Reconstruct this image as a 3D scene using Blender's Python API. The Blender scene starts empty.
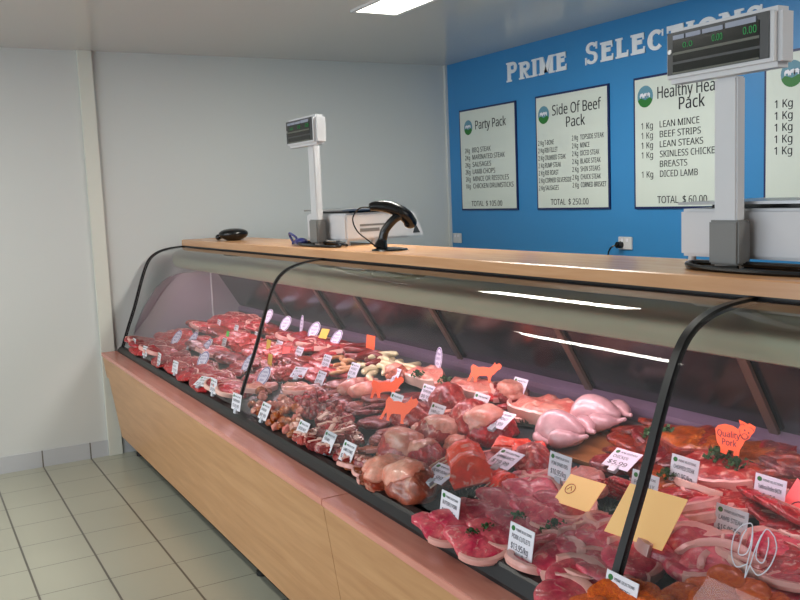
import bpy, bmesh, math, random
from mathutils import Vector, Matrix, noise
random.seed(7)
PI = math.pi
sc = bpy.context.scene
COL = sc.collection
R = math.radians

# ------------------------------------------------------------------ camera
F = 888.76; YAW = .5108; PIT = -.118; ROL = -.0406
CX, CY, CZ = 5.6246, -1.1918, 1.5417
FW = Vector((-math.cos(YAW)*math.cos(PIT), math.sin(YAW)*math.cos(PIT), math.sin(PIT)))
r0 = FW.cross(Vector((0, 0, 1))).normalized(); u0 = r0.cross(FW)
RT = math.cos(ROL)*r0 + math.sin(ROL)*u0
UP = -math.sin(ROL)*r0 + math.cos(ROL)*u0
cd = bpy.data.cameras.new('camera'); cam = bpy.data.objects.new('camera', cd); COL.objects.link(cam)
cd.sensor_width = 36; cd.lens = F/800*36; cd.clip_start = .05
M = Matrix((RT, UP, -FW)).transposed().to_4x4(); M.translation = (CX, CY, CZ)
cam.matrix_world = M
sc.camera = cam

def ray(u, v): return FW + RT*((u-400)/F) - UP*((v-300)/F)
def deck_z(y): return .70 + .2*max(y, -.1)
def D(u, v, h=.03):
    """point of the sloping deck (raised by h) seen at a measured position"""
    d = ray(u, v); o = Vector((CX, CY, CZ)); y = .3
    for _ in range(25):
        t = (deck_z(y)+h-CZ)/d.z; y = CY+t*d.y
    return o + d*t

# ------------------------------------------------------------------ materials
def new_mat(name):
    m = bpy.data.materials.new(name); m.use_nodes = True
    nt = m.node_tree; return m, nt, nt.nodes['Principled BSDF']
def s2l(c):
    return tuple((x/255/12.92 if x/255 <= .04045 else ((x/255+.055)/1.055)**2.4) for x in c) + (1,)
def plain(name, rgb, rough=.5, metal=0, coat=0, bump=0, bscale=60, vary=.0, emit=None, es=0, spec=None):
    m, nt, b = new_mat(name); c = s2l(rgb)
    b.inputs['Base Color'].default_value = c
    b.inputs['Roughness'].default_value = rough; b.inputs['Metallic'].default_value = metal
    b.inputs['Coat Weight'].default_value = coat; b.inputs['Coat Roughness'].default_value = .12
    if spec is not None: b.inputs['Specular IOR Level'].default_value = spec
    if emit: b.inputs['Emission Color'].default_value = s2l(emit); b.inputs['Emission Strength'].default_value = es
    if vary or bump:
        tc = nt.nodes.new('ShaderNodeTexCoord'); n = nt.nodes.new('ShaderNodeTexNoise')
        n.inputs['Scale'].default_value = bscale; n.inputs['Detail'].default_value = 4
        nt.links.new(tc.outputs['Object'], n.inputs['Vector'])
        if vary:
            r = nt.nodes.new('ShaderNodeValToRGB')
            r.color_ramp.elements[0].position = .3; r.color_ramp.elements[1].position = .7
            r.color_ramp.elements[0].color = tuple(x*(1-vary) for x in c[:3])+(1,)
            r.color_ramp.elements[1].color = tuple(min(1, x*(1+vary)) for x in c[:3])+(1,)
            nt.links.new(n.outputs['Fac'], r.inputs['Fac']); nt.links.new(r.outputs['Color'], b.inputs['Base Color'])
        if bump:
            bp = nt.nodes.new('ShaderNodeBump'); bp.inputs['Strength'].default_value = bump; bp.inputs['Distance'].default_value = .005
            nt.links.new(n.outputs['Fac'], bp.inputs['Height']); nt.links.new(bp.outputs['Normal'], b.inputs['Normal'])
    return m
def meat(name, c1, c2, fat=(236, 200, 190), famt=.5, scale=28, rough=.38, stretch=(1, 1, 1), mott=.45):
    """wet flesh: two reds mixed by noise, thin pale marbling on top"""
    m, nt, b = new_mat(name); N = nt.nodes.new; L = nt.links.new
    tc = N('ShaderNodeTexCoord'); mp = N('ShaderNodeMapping'); mp.inputs['Scale'].default_value = stretch
    oi = N('ShaderNodeObjectInfo'); ad = N('ShaderNodeVectorMath'); ad.operation = 'ADD'
    L(tc.outputs['Object'], mp.inputs['Vector']); L(mp.outputs['Vector'], ad.inputs[0])
    cm = N('ShaderNodeVectorMath'); cm.operation = 'SCALE'; cm.inputs[0].default_value = (3, 5, 7); L(oi.outputs['Random'], cm.inputs['Scale']); L(cm.outputs['Vector'], ad.inputs[1])
    n1 = N('ShaderNodeTexNoise'); n1.inputs['Scale'].default_value = scale; n1.inputs['Detail'].default_value = 3
    L(ad.outputs['Vector'], n1.inputs['Vector'])
    r1 = N('ShaderNodeValToRGB'); r1.color_ramp.elements[0].position = .35; r1.color_ramp.elements[1].position = .65
    r1.color_ramp.elements[0].color = s2l(c1); r1.color_ramp.elements[1].color = s2l(c2); L(n1.outputs['Fac'], r1.inputs['Fac'])
    n2 = N('ShaderNodeTexNoise'); n2.inputs['Scale'].default_value = scale*1.7; n2.inputs['Detail'].default_value = 5; n2.inputs['Distortion'].default_value = 1.2
    L(ad.outputs['Vector'], n2.inputs['Vector'])
    r2 = N('ShaderNodeValToRGB'); r2.color_ramp.elements[0].position = .56; r2.color_ramp.elements[1].position = .66
    r2.color_ramp.elements[0].color = (0, 0, 0, 1); r2.color_ramp.elements[1].color = (famt, famt, famt, 1); L(n2.outputs['Fac'], r2.inputs['Fac'])
    mx = N('ShaderNodeMix'); mx.data_type = 'RGBA'; L(r2.outputs['Color'], mx.inputs['Factor']); L(r1.outputs['Color'], mx.inputs[6]); mx.inputs[7].default_value = s2l(fat)
    hs = N('ShaderNodeHueSaturation'); hs.inputs['Saturation'].default_value = 1.22; mr = N('ShaderNodeMapRange'); mr.inputs[3].default_value = .8; mr.inputs[4].default_value = 1.18
    L(oi.outputs['Random'], mr.inputs[0]); L(mr.outputs[0], hs.inputs['Value']); L(mx.outputs[2], hs.inputs['Color'])
    n3 = N('ShaderNodeTexNoise'); n3.inputs['Scale'].default_value = scale*2.6; n3.inputs['Detail'].default_value = 6; n3.inputs['Roughness'].default_value = .7
    L(ad.outputs['Vector'], n3.inputs['Vector']); m3 = N('ShaderNodeMapRange'); m3.inputs[1].default_value = .32; m3.inputs[2].default_value = .62; m3.inputs[3].default_value = mott; m3.inputs[4].default_value = 1.05
    L(n3.outputs['Fac'], m3.inputs[0]); vm = N('ShaderNodeVectorMath'); vm.operation = 'SCALE'; L(hs.outputs['Color'], vm.inputs[0]); L(m3.outputs[0], vm.inputs['Scale'])  # fine mottling, also puts dark crevice shade into the flesh colour
    L(vm.outputs['Vector'], b.inputs['Base Color'])
    b.inputs['Roughness'].default_value = rough; b.inputs['Coat Weight'].default_value = .35; b.inputs['Coat Roughness'].default_value = .15
    bp = N('ShaderNodeBump'); bp.inputs['Strength'].default_value = .7; bp.inputs['Distance'].default_value = .004
    L(n2.outputs['Fac'], bp.inputs['Height']); L(bp.outputs['Normal'], b.inputs['Normal'])
    return m
def wood(name, c1, c2, axis='x', rough=.32):
    m, nt, b = new_mat(name); N = nt.nodes.new; L = nt.links.new
    tc = N('ShaderNodeTexCoord'); mp = N('ShaderNodeMapping'); mp.inputs['Scale'].default_value = (1.2, 14, 14)
    n = N('ShaderNodeTexNoise'); n.inputs['Scale'].default_value = 2.2; n.inputs['Detail'].default_value = 6; n.inputs['Distortion'].default_value = .6
    L(tc.outputs['Object'], mp.inputs['Vector']); L(mp.outputs['Vector'], n.inputs['Vector'])
    r = N('ShaderNodeValToRGB'); r.color_ramp.elements[0].position = .3; r.color_ramp.elements[1].position = .72
    r.color_ramp.elements[0].color = s2l(c1); r.color_ramp.elements[1].color = s2l(c2)
    L(n.outputs['Fac'], r.inputs['Fac']); L(r.outputs['Color'], b.inputs['Base Color']); b.inputs['Roughness'].default_value = rough
    return m
def glass(name, tint=(.97, .985, .98), ior=1.45, haze=.0, dark=None):
    """thin pane: mirror share by Fresnel, the rest passes straight through"""
    m, nt, b = new_mat(name); nt.nodes.remove(b); N = nt.nodes.new; L = nt.links.new
    out = nt.nodes['Material Output']; fr = N('ShaderNodeFresnel'); fr.inputs['IOR'].default_value = ior
    tr = N('ShaderNodeBsdfTransparent'); tr.inputs['Color'].default_value = tint+(1,)
    gl = N('ShaderNodeBsdfGlossy'); gl.inputs['Roughness'].default_value = .015
    mx = N('ShaderNodeMixShader'); L(fr.outputs[0], mx.inputs[0]); L(tr.outputs[0], mx.inputs[1]); L(gl.outputs[0], mx.inputs[2])
    last = mx
    if haze:
        df = N('ShaderNodeBsdfDiffuse'); df.inputs['Color'].default_value = (.75, .75, .78, 1)
        m2 = N('ShaderNodeMixShader'); m2.inputs[0].default_value = haze
        L(mx.outputs[0], m2.inputs[1]); L(df.outputs[0], m2.inputs[2]); last = m2
    L(last.outputs[0], out.inputs['Surface'])
    return m

MT = {}
MT['wall'] = plain('painted_wall', (204, 206, 204), .6, bump=.05, bscale=150)
MT['blue'] = plain('blue_paint', (52, 130, 188), .4)
MT['ceiling'] = plain('ceiling_sheet', (204, 201, 196), .2)
MT['skirt'] = None
MT['batten'] = plain('batten_paint', (214, 214, 204), .45)
MT['beech'] = wood('beech_laminate', (182, 132, 88), (202, 154, 108))
MT['beechtop'] = wood('beech_shelf_laminate', (196, 142, 96), (212, 162, 116), rough=.25)
MT['ledge'] = wood('ledge_laminate', (202, 132, 116), (220, 152, 134), rough=.25)  # pink reflection of the case light is mixed into the laminate colour
MT['black'] = plain('black_rubber', (14, 15, 17), .4)
MT['blackgloss'] = plain('black_plastic', (12, 13, 15), .25)
MT['steel'] = plain('steel', (170, 170, 172), .3, metal=1)
MT['hood'] = plain('hood_enamel', (186, 188, 160), .3, metal=.15)
MT['deck'] = plain('deck_dark_tray', (52, 60, 62), .35, metal=.2, vary=.25, bscale=14)
MT['rail'] = plain('rear_rail_metal', (120, 100, 124), .36, metal=.3)
MT['endpanel'] = plain('end_panel', (146, 138, 146), .35)
MT['reardoor'] = plain('dark_rear_glass', (24, 28, 32), .2, spec=.5)
MT['doorframe'] = plain('door_frame', (84, 66, 58), .4)
MT['glass'] = glass('clear_glass', haze=.013)  # haze: pale diffuse veil imitating the white wall's reflection on the panes
MT['windowglass'] = glass('window_glass')
MT['white'] = plain('white_plastic', (206, 206, 208), .4)
MT['grey'] = plain('grey_plastic', (118, 118, 116), .4)
MT['dkgrey'] = plain('dark_grey_plastic', (58, 60, 62), .35)
MT['screen'] = plain('display_screen', (8, 14, 10), .15)
MT['screenbar'] = plain('screen_divider', (92, 94, 84), .4)
MT['screenlabel'] = plain('screen_label', (150, 156, 172), .5)
MT['led'] = plain('green_segments', (10, 60, 30), .5, emit=(20, 150, 70), es=.6)
MT['poster'] = plain('poster_sheet', (206, 214, 206), .4)
MT['navy'] = plain('navy_edge', (18, 34, 84), .4)
MT['ink'] = plain('black_ink', (20, 26, 34), .6)
MT['inkgrey'] = plain('grey_ink', (36, 40, 60), .6)
MT['titlewhite'] = plain('white_vinyl', (226, 230, 236), .5)
MT['logoblue'] = plain('logo_blue', (92, 140, 160), .5)
MT['logogreen'] = plain('logo_green', (34, 112, 44), .5)
MT['card'] = plain('white_card', (226, 226, 234), .35)
MT['ovalcard'] = plain('oval_card', (236, 230, 246), .35)
MT['purple'] = plain('purple_ink', (104, 84, 160), .5)
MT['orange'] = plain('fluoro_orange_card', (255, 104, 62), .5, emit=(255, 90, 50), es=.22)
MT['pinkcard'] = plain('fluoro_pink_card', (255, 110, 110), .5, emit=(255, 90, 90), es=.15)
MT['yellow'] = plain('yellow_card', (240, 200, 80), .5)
MT['ochre'] = plain('amber_reflection', (255, 208, 140), .45, emit=(255, 196, 124), es=.32)  # glowing colour that stands in for warm reflections in the glass
MT['greencard'] = plain('green_card', (90, 220, 90), .5)
MT['pigink'] = plain('dark_purple_ink', (70, 20, 60), .5)
MT['clear'] = plain('clear_holder', (190, 196, 205), .2)
MT['etch'] = plain('white_etched_vinyl', (225, 225, 235), .5)
MT['lamp'] = plain('lamp_diffuser', (255, 255, 240), .5, emit=(255, 252, 232), es=9)
MT['tube'] = plain('meat_case_tube', (255, 220, 225), .5, emit=(255, 214, 224), es=5)
MT['bluewire'] = plain('blue_plastic', (36, 44, 110), .35)
MT['fat'] = plain('fat', (228, 168, 158), .38, coat=.3, vary=.08, bscale=40, bump=.2)
MT['whitefat'] = plain('pale_fat', (236, 192, 178), .38, coat=.3, vary=.06, bscale=40)
MT['bone'] = plain('bone', (232, 206, 186), .4)
MT['parsley'] = plain('parsley', (38, 84, 36), .6, vary=.4, bscale=90)
MT['plasticgreen'] = plain('green_divider', (44, 70, 60), .5, vary=.3, bscale=60)
MT['skin'] = plain('chicken_skin', (206, 162, 166), .3, coat=.6, vary=.14, bscale=30, bump=.5)
MT['beef'] = meat('red_beef', (158, 34, 42), (192, 66, 70), famt=.6)
MT['beef2'] = meat('pink_beef', (170, 58, 68), (212, 104, 106), famt=.75)
MT['darkbeef'] = meat('dark_beef', (92, 16, 24), (148, 36, 42), famt=.4)
MT['mince'] = meat('minced_beef', (190, 36, 40), (216, 84, 80), famt=.7, scale=90)
MT['pork'] = meat('pork', (196, 92, 108), (222, 130, 136), famt=.45, mott=.72)
MT['lamb'] = meat('lamb', (142, 52, 56), (196, 112, 108), (226, 176, 164), famt=.9, scale=20)
MT['palemeat'] = meat('pale_meat', (208, 132, 126), (226, 170, 156), (238, 206, 190), famt=.7, scale=16, mott=.76)
MT['fatcap'] = meat('fat_cap', (222, 150, 136), (240, 190, 174), (240, 204, 190), famt=.6, scale=18, mott=.76)
MT['brownroast'] = meat('roast_pork', (158, 84, 74), (208, 140, 122), (236, 186, 168), famt=.8, scale=16)
MT['salmonmeat'] = meat('salmon_pink_meat', (232, 96, 90), (246, 134, 122), famt=.6, scale=18, mott=.76)
MT['marinade'] = meat('marinated_meat', (104, 26, 22), (158, 54, 34), (190, 104, 64), famt=.5)
MT['brownmeat'] = meat('browned_meat', (150, 76, 50), (186, 108, 72), (220, 160, 120), famt=.6)
MT['crumb'] = meat('crumbed', (216, 84, 40), (240, 126, 76), (246, 170, 110), famt=.6, scale=120, rough=.6, mott=.76)
MT['sausred'] = plain('dark_red_sausage', (128, 20, 20), .3, coat=.5, vary=.2)
MT['saustan'] = plain('tan_sausage', (214, 160, 110), .3, coat=.5, vary=.1)
MT['sauswhite'] = plain('pale_sausage', (222, 214, 170), .3, coat=.5, vary=.06)
MT['tan_tray'] = plain('brown_tray', (150, 98, 50), .4, vary=.15, bscale=20)
MT['traywhite'] = plain('white_dish', (214, 212, 204), .3)

def tile_mat(name, base, grout, px, py, ox, oy, gx=.0035, gy=.006, rough=.3):
    m, nt, b = new_mat(name); N = nt.nodes.new; L = nt.links.new
    tc = N('ShaderNodeNewGeometry'); sp = N('ShaderNodeSeparateXYZ'); L(tc.outputs['Position'], sp.inputs[0])
    def edge(ch, p, o, g):
        a = N('ShaderNodeMath'); a.operation = 'SUBTRACT'; L(sp.outputs[ch], a.inputs[0]); a.inputs[1].default_value = o-100*p
        w = N('ShaderNodeMath'); w.operation = 'MODULO'; L(a.outputs[0], w.inputs[0]); w.inputs[1].default_value = p
        c = N('ShaderNodeMath'); c.operation = 'COMPARE'; L(w.outputs[0], c.inputs[0]); c.inputs[1].default_value = p/2; c.inputs[2].default_value = p/2-g
        return c
    e1 = edge('X', px, ox, gx) if px else None; e2 = edge('Y', py, oy, gy)
    if e1:
        mu = N('ShaderNodeMath'); mu.operation = 'MULTIPLY'; L(e1.outputs[0], mu.inputs[0]); L(e2.outputs[0], mu.inputs[1])
    else: mu = e2
    n = N('ShaderNodeTexNoise'); n.inputs['Scale'].default_value = 1.6; L(tc.outputs['Position'], n.inputs['Vector'])
    r = N('ShaderNodeValToRGB'); c = s2l(base); r.color_ramp.elements[0].color = tuple(x*.9 for x in c[:3])+(1,); r.color_ramp.elements[1].color = tuple(x*1.1 for x in c[:3])+(1,)
    L(n.outputs['Fac'], r.inputs['Fac'])
    mx = N('ShaderNodeMix'); mx.data_type = 'RGBA'; L(mu.outputs[0], mx.inputs['Factor']); mx.inputs[6].default_value = s2l(grout); L(r.outputs['Color'], mx.inputs[7])
    L(mx.outputs[2], b.inputs['Base Color']); b.inputs['Roughness'].default_value = rough
    bp = N('ShaderNodeBump'); bp.inputs['Strength'].default_value = .4; bp.inputs['Distance'].default_value = .002
    L(mu.outputs[0], bp.inputs['Height']); L(bp.outputs['Normal'], b.inputs['Normal'])
    return m
TL, TW, XO, YO = .30, .2775, .1121, -.5528
MT['tile'] = tile_mat('floor_tiles', (172, 172, 156), (96, 92, 84), TL, TW, XO, YO, .0022, .0045)
MT['skirt'] = tile_mat('skirting_tiles', (186, 188, 192), (110, 106, 98), 0, TW, 0, YO, gy=.004)

# ------------------------------------------------------------------ mesh helpers
def link(name, data, parent=None, kind=None):
    o = bpy.data.objects.new(name, data); COL.objects.link(o)
    if parent: o.parent = parent
    if kind: o['kind'] = kind
    return o
def obj(name, bm, m, parent=None, smooth=True, kind=None, loc=None, rot=None):
    me = bpy.data.meshes.new(name); bmesh.ops.recalc_face_normals(bm, faces=bm.faces); bm.to_mesh(me); bm.free()
    me.materials.append(m)
    if smooth:
        for p in me.polygons: p.use_smooth = True
        try: me.set_sharp_from_angle(angle=R(38))
        except Exception: pass
    o = link(name, me, parent, kind)
    if loc is not None: o.location = loc
    if rot is not None: o.rotation_euler = rot
    return o
def empty(name, loc=(0, 0, 0), rot=(0, 0, 0)):
    o = link(name, None); o.location = loc; o.rotation_euler = rot; o.empty_display_size = .05; return o
def tag(o, label, cat, group=None, kind=None):
    o['label'] = label; o['category'] = cat
    if group: o['group'] = group
    if kind: o['kind'] = kind
    return o
def kids(o): return [c for c in bpy.data.objects if c.parent == o]
def dup(o, loc=None, rot=None, scale=None, label=None, group=None):
    r = o.copy(); COL.objects.link(r)
    if loc is not None: r.location = loc
    if rot is not None: r.rotation_euler = rot
    if scale is not None: r.scale = scale if hasattr(scale, '__len__') else (scale,)*3
    if label: r['label'] = label
    if group: r['group'] = group
    for c in list(o.children):
        d = c.copy(); COL.objects.link(d); d.parent = r
        for g in list(c.children):
            e = g.copy(); COL.objects.link(e); e.parent = d
    return r
def box(bm, x0, x1, y0, y1, z0, z1, bev=0):
    vs = [bm.verts.new((x, y, z)) for x in (x0, x1) for y in (y0, y1) for z in (z0, z1)]
    fs = [bm.faces.new([vs[i] for i in f]) for f in ((0, 1, 3, 2), (4, 6, 7, 5), (0, 4, 5, 1), (2, 3, 7, 6), (0, 2, 6, 4), (1, 5, 7, 3))]
    if bev:
        es = list({e for f in fs for e in f.edges})
        bmesh.ops.bevel(bm, geom=es, offset=bev, segments=2, affect='EDGES')
    return vs
def boxes(*bs, bev=0):
    bm = bmesh.new()
    for b in bs: box(bm, *b, bev=bev)
    return bm
def prism_x(prof, x0, x1, W=None, n=1):
    """closed profile in (y, z) swept along x"""
    bm = bmesh.new(); rings = []
    for k in range(n+1):
        x = x0+(x1-x0)*k/n
        rings.append([bm.verts.new(W(x, y, z) if W else (x, y, z)) for y, z in prof])
    for a, b in zip(rings, rings[1:]):
        for i in range(len(prof)):
            j = (i+1) % len(prof); bm.faces.new((a[i], a[j], b[j], b[i]))
    bm.faces.new(rings[0]); bm.faces.new(rings[-1][::-1])
    return bm
def tube(bm, pts, rad, seg=10, cap=True):
    pts = [Vector(p) for p in pts]; n = len(pts); rings = []
    for i, p in enumerate(pts):
        t = (pts[min(i+1, n-1)]-pts[max(i-1, 0)]).normalized()
        a = t.cross(Vector((0, 0, 1)))
        if a.length < .1: a = t.cross(Vector((0, 1, 0)))
        a.normalize(); b = t.cross(a)
        if i and (a.dot(pa) < 0): pass
        pa = a
        r = rad[i] if hasattr(rad, '__len__') else rad
        rings.append([bm.verts.new(p+a*r*math.cos(2*PI*k/seg)+b*r*math.sin(2*PI*k/seg)) for k in range(seg)])
    for A, B in zip(rings, rings[1:]):
        for k in range(seg):
            j = (k+1) % seg; bm.faces.new((A[k], A[j], B[j], B[k]))
    if cap: bm.faces.new(rings[0]); bm.faces.new(rings[-1][::-1])
    return bm
def poly_plate(pts, t, plane='xz'):
    """flat plate cut to an outline; plane xz faces -y"""
    bm = bmesh.new()
    f = [bm.verts.new((x, -t/2, z)) for x, z in pts]; g = [bm.verts.new((x, t/2, z)) for x, z in pts]
    n = len(pts)
    for i in range(n):
        j = (i+1) % n; bm.faces.new((f[i], f[j], g[j], g[i]))
    from mathutils.geometry import tessellate_polygon
    tri = tessellate_polygon([[Vector((x, z, 0)) for x, z in pts]])
    for a, b, c in tri:
        bm.faces.new((f[a], f[b], f[c])); bm.faces.new((g[c], g[b], g[a]))
    return bm
def smooth_path(pts, k=8):
    P = [Vector(p) for p in pts]; out = []
    for i in range(len(P)-1):
        p0 = P[max(i-1, 0)]; p1 = P[i]; p2 = P[i+1]; p3 = P[min(i+2, len(P)-1)]
        for s in range(k):
            u = s/k
            out.append(.5*((2*p1)+(-p0+p2)*u+(2*p0-5*p1+4*p2-p3)*u*u+(-p0+3*p1-3*p2+p3)*u**3))
    out.append(P[-1]); return out

FONT_CACHE = {}
try:
    import os
    SANS = bpy.data.fonts.load(os.path.join(bpy.utils.resource_path('LOCAL'), 'datafiles', 'fonts', 'NotoSansMath-Regular.woff2'))
except Exception:
    SANS = None      # Blender's built-in font is used instead
_c = bpy.data.curves.new('cap', 'FONT'); _c.body = 'H'
if SANS: _c.font = SANS
_t = bpy.data.objects.new('cap', _c); COL.objects.link(_t); bpy.context.view_layer.update()
CAP = max(v[1] for v in _t.bound_box); bpy.data.objects.remove(_t)
def text(body, x0, z0, w, h, y, m, parent, off=0, align='LEFT', name='lettering', maxw=None):
    """lettering facing -y; cap height h; width w (or natural when w is None)"""
    key = (body, off)
    if key not in FONT_CACHE:
        c = bpy.data.curves.new(name, 'FONT'); c.body = body; c.offset = off; c.resolution_u = 3
        if SANS: c.font = SANS
        t = bpy.data.objects.new('tmp', c); COL.objects.link(t); bpy.context.view_layer.update()
        bb = [Vector(v) for v in t.bound_box]
        me = bpy.data.meshes.new_from_object(t.evaluated_get(bpy.context.evaluated_depsgraph_get()))
        bpy.data.objects.remove(t)
        FONT_CACHE[key] = (me, min(v.x for v in bb), max(v.x for v in bb))
    me, bx0, bx1 = FONT_CACHE[key]
    me2 = me.copy(); me2.materials.clear(); me2.materials.append(m)
    s = h/CAP; sx = (w/(bx1-bx0)) if w else s*.85
    if maxw and sx*(bx1-bx0) > maxw: sx = maxw/(bx1-bx0)
    for v in me2.vertices:
        a, b = (v.co.x-bx0)*sx, v.co.y*s
        v.co = (x0+a, y, z0+b)
    o = link(name, me2, parent); return o
def join_text(lines, y, m, parent, name='lettering'):
    """several strings as one mesh: (body, x0, z0, w, h, maxw)"""
    bm = bmesh.new()
    for (b, x0, z0, w, h, mw) in lines:
        for k in range(2):      # laid down twice a hair apart: a bolder stroke
            o = text(b, x0+h*.035*(k-.5), z0, w, h, y-.0003*k, m, None, maxw=mw); bm.from_mesh(o.data); me = o.data
            bpy.data.objects.remove(o); bpy.data.meshes.remove(me)
    me = bpy.data.meshes.new(name); bm.to_mesh(me); bm.free(); me.materials.append(m)
    return link(name, me, parent)

def poster_text(lines, y, m, parent):
    rows = {}
    for l in lines: rows.setdefault((round(l[2], 3), l[0] == 'x'), []).append(l)
    for (z, _), ls in rows.items():
        nm = 'total_line' if z < .1 else 'heading' if ls[0][4] > .05 else 'item_line'
        join_text(ls, y, m, parent, nm)

# ------------------------------------------------------------------ the room
CEIL, BACK, XR, YF = 2.465, 2.422, 8.0, -5.0
def struct(name, bm, m, smooth=False, parent=None):
    o = obj(name, bm, m, parent, smooth)
    if not parent: o['kind'] = 'structure'
    return o
struct('floor', boxes((-.1, XR+.1, YF-.1, BACK+.1, -.1, 0)), MT['tile'])
struct('ceiling', boxes((-.1, XR+.1, YF-.1, BACK+.1, CEIL, CEIL+.1)), MT['ceiling'])
struct('wall_left', boxes((-.1, 0, YF, BACK, 0, CEIL)), MT['wall'])
struct('wall_back', boxes((-.1, XR+.1, BACK, BACK+.1, 0, CEIL)), MT['blue'])
struct('wall_right', boxes((XR, XR+.1, YF, BACK, 0, CEIL)), MT['wall'])
struct('wall_front', boxes((0, .6, YF-.1, YF, 0, CEIL), (XR-.8, XR, YF-.1, YF, 0, CEIL), (.6, XR-.8, YF-.1, YF, 0, .35), (.6, XR-.8, YF-.1, YF, 2.2, CEIL)), MT['wall'])
for i, x in enumerate((.6, 2.8, 5.0)):
    w = struct('window_%d' % (i+1), boxes((x, x+2.2, YF-.06, YF-.055, .35, 2.2)), MT['windowglass'])
    fr = obj('window_frame', boxes((x, x+.05, YF-.08, YF-.02, .35, 2.2), (x+2.15, x+2.2, YF-.08, YF-.02, .35, 2.2), (x+.05, x+2.15, YF-.08, YF-.02, .35, .4), (x+.05, x+2.15, YF-.08, YF-.02, 2.15, 2.2)), MT['steel'], w, False)
struct('baseboard_left', boxes((0, .011, YF, -.169, 0, .099), (0, .011, -.085, BACK, 0, .099)), MT['skirt'])
struct('trim_1', boxes((0, .028, -.168, -.086, 0, CEIL), bev=.002), MT['batten'])
struct('trim_2', boxes((0, .02, BACK-.02, BACK, 0, CEIL)), MT['wall'])

def ceiling_light(x0, x1, y0, y1, label):
    t = empty('ceiling_light', ((x0+x1)/2, (y0+y1)/2, CEIL)); cx, cy = t.location.x, t.location.y
    a, b = (x1-x0)/2, (y1-y0)/2
    obj('light_frame', boxes((-a-.02, a+.02, -b-.02, -b, -.012, 0), (-a-.02, a+.02, b, b+.02, -.012, 0), (-a-.02, -a, -b, b, -.012, 0), (a, a+.02, -b, b, -.012, 0)), MT['white'], t, False)
    obj('diffuser', boxes((-a, a, -b, b, -.008, -.002)), MT['lamp'], t, False)
    return tag(t, label, 'ceiling light')
ceiling_light(1.56, 2.66, .90, 1.13, 'rectangular white ceiling light panel glowing above the butcher counter')
ceiling_light(1.25, 2.55, -1.50, -1.39, 'long ceiling light over the customer floor mirrored as lower streak in curved glass')

# ------------------------------------------------------------------ wall posters and title
def logo(parent, cx, cz, r, y):
    bm = bmesh.new(); n = 24
    top = [(cx+r*math.cos(a), cz+r*math.sin(a)) for a in [PI*k/12 for k in range(24)]]
    vs = [bm.verts.new((x, y, z)) for x, z in top]; bm.faces.new(vs)
    o = obj('logo', bm, MT['logoblue'], parent, False)
    bm = bmesh.new()
    pts = [(r*math.cos(a), r*math.sin(a)) for a in [R(200)+R(140)*k/12 for k in range(13)]] + [(r*.6, -r*.1), (0, -r*.32), (-r*.6, -r*.1)]
    vs = [bm.verts.new((cx+x, y-.0006, cz+z)) for x, z in pts]; bm.faces.new(vs)
    obj('logo_hill', bm, MT['logogreen'], o, False)
    bm = bmesh.new()
    for dx in (-.42, .05, .4):
        pts = [(dx-.26, .1), (dx-.18, .28), (dx+.1, .34), (dx+.24, .2), (dx+.2, -.12), (dx+.1, -.12), (dx+.08, .04), (dx-.12, .04), (dx-.14, -.12), (dx-.22, -.12)]
        vs = [bm.verts.new((cx+x*r, y-.0012, cz+z*r)) for x, z in pts]; bm.faces.new(vs)
    obj('logo_animals', bm, MT['card'], o, False)
PW, PT, PB = .670, 2.1228, 1.4086
YPp = BACK-.012
def poster(x, label):
    t = empty('price_sign', (x, BACK, PB)); H = PT-PB
    obj('edge', boxes((0, PW, -.01, 0, 0, H)), MT['navy'], t, False)
    obj('sheet', boxes((.012, PW-.012, -.012, -.009, .012, H-.012)), MT['poster'], t, False)
    return tag(t, label, 'poster', None)
H = PT-PB
p = poster(.1751, 'white Party Pack price poster, leftmost on the blue wall')
logo(p, .115, .585, .052, -.0125)
poster_text([('Party Pack', .205, .565, .36, .06, None)] +
          [(a, .065, .408-.0505*i, None, .031, .082) for i, a in enumerate(['2Kg']*5+['1Kg'])] +
          [(a, .158, .408-.0505*i, w, .033, None) for i, (a, w) in enumerate([('BBQ STEAK', .225), ('MARINATED STEAK', .385), ('SAUSAGES', .225), ('LAMB CHOPS', .27), ('MINCE OR RISSOLES', .425), ('CHICKEN DRUMSTICKS', .475)])] +
          [('TOTAL  $ 105.00', .13, .03, .37, .036, None)], -.0130, MT['ink'], p)
p = poster(1.0526, 'white Side Of Beef Pack price poster with two columns, second from the left')
logo(p, .085, .592, .055, -.0125)
A = [('T-BONE', .09), ('RIB FILLET', .125), ('CRUMBED STEAK', .20), ('RUMP STEAK', .155), ('RIB ROAST', .13), ('CORNED SILVERSIDE', .25), ('SAUSAGES', .13)]
B = [('TOPSIDE STEAK', .205), ('MINCE', .08), ('DICED STEAK', .165), ('BLADE STEAK', .175), ('SHIN STEAKS', .17), ('CHUCK STEAK', .175), ('CORNED BRISKET', .22)]
poster_text([('Side Of Beef', .17, .58, .44, .062, None), ('Pack', .30, .50, .17, .062, None)] +
          [('2 Kg', .025, .405-.047*i, .055, .029, None) for i in range(7)] + [(a, .09, .405-.047*i, w, .029, None) for i, (a, w) in enumerate(A)] +
          [('2 Kg', .35, .415-.047*i, .055, .029, None) for i in range(7)] + [(a, .425, .415-.047*i, w, .029, None) for i, (a, w) in enumerate(B)] +
          [('TOTAL  $ 250.00', .14, .03, .35, .036, None)], -.0130, MT['ink'], p)
p = poster(1.9199, 'white Healthy Heart Pack poster partly hidden behind the near scale display')
logo(p, .09, .607, .058, -.0125)
ll = [('LEAN MINCE', .27), ('BEEF STRIPS', .28), ('LEAN STEAKS', .295), ('SKINLESS CHICKEN', .40), ('BREASTS', .19), ('DICED LAMB', .26)]
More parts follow.
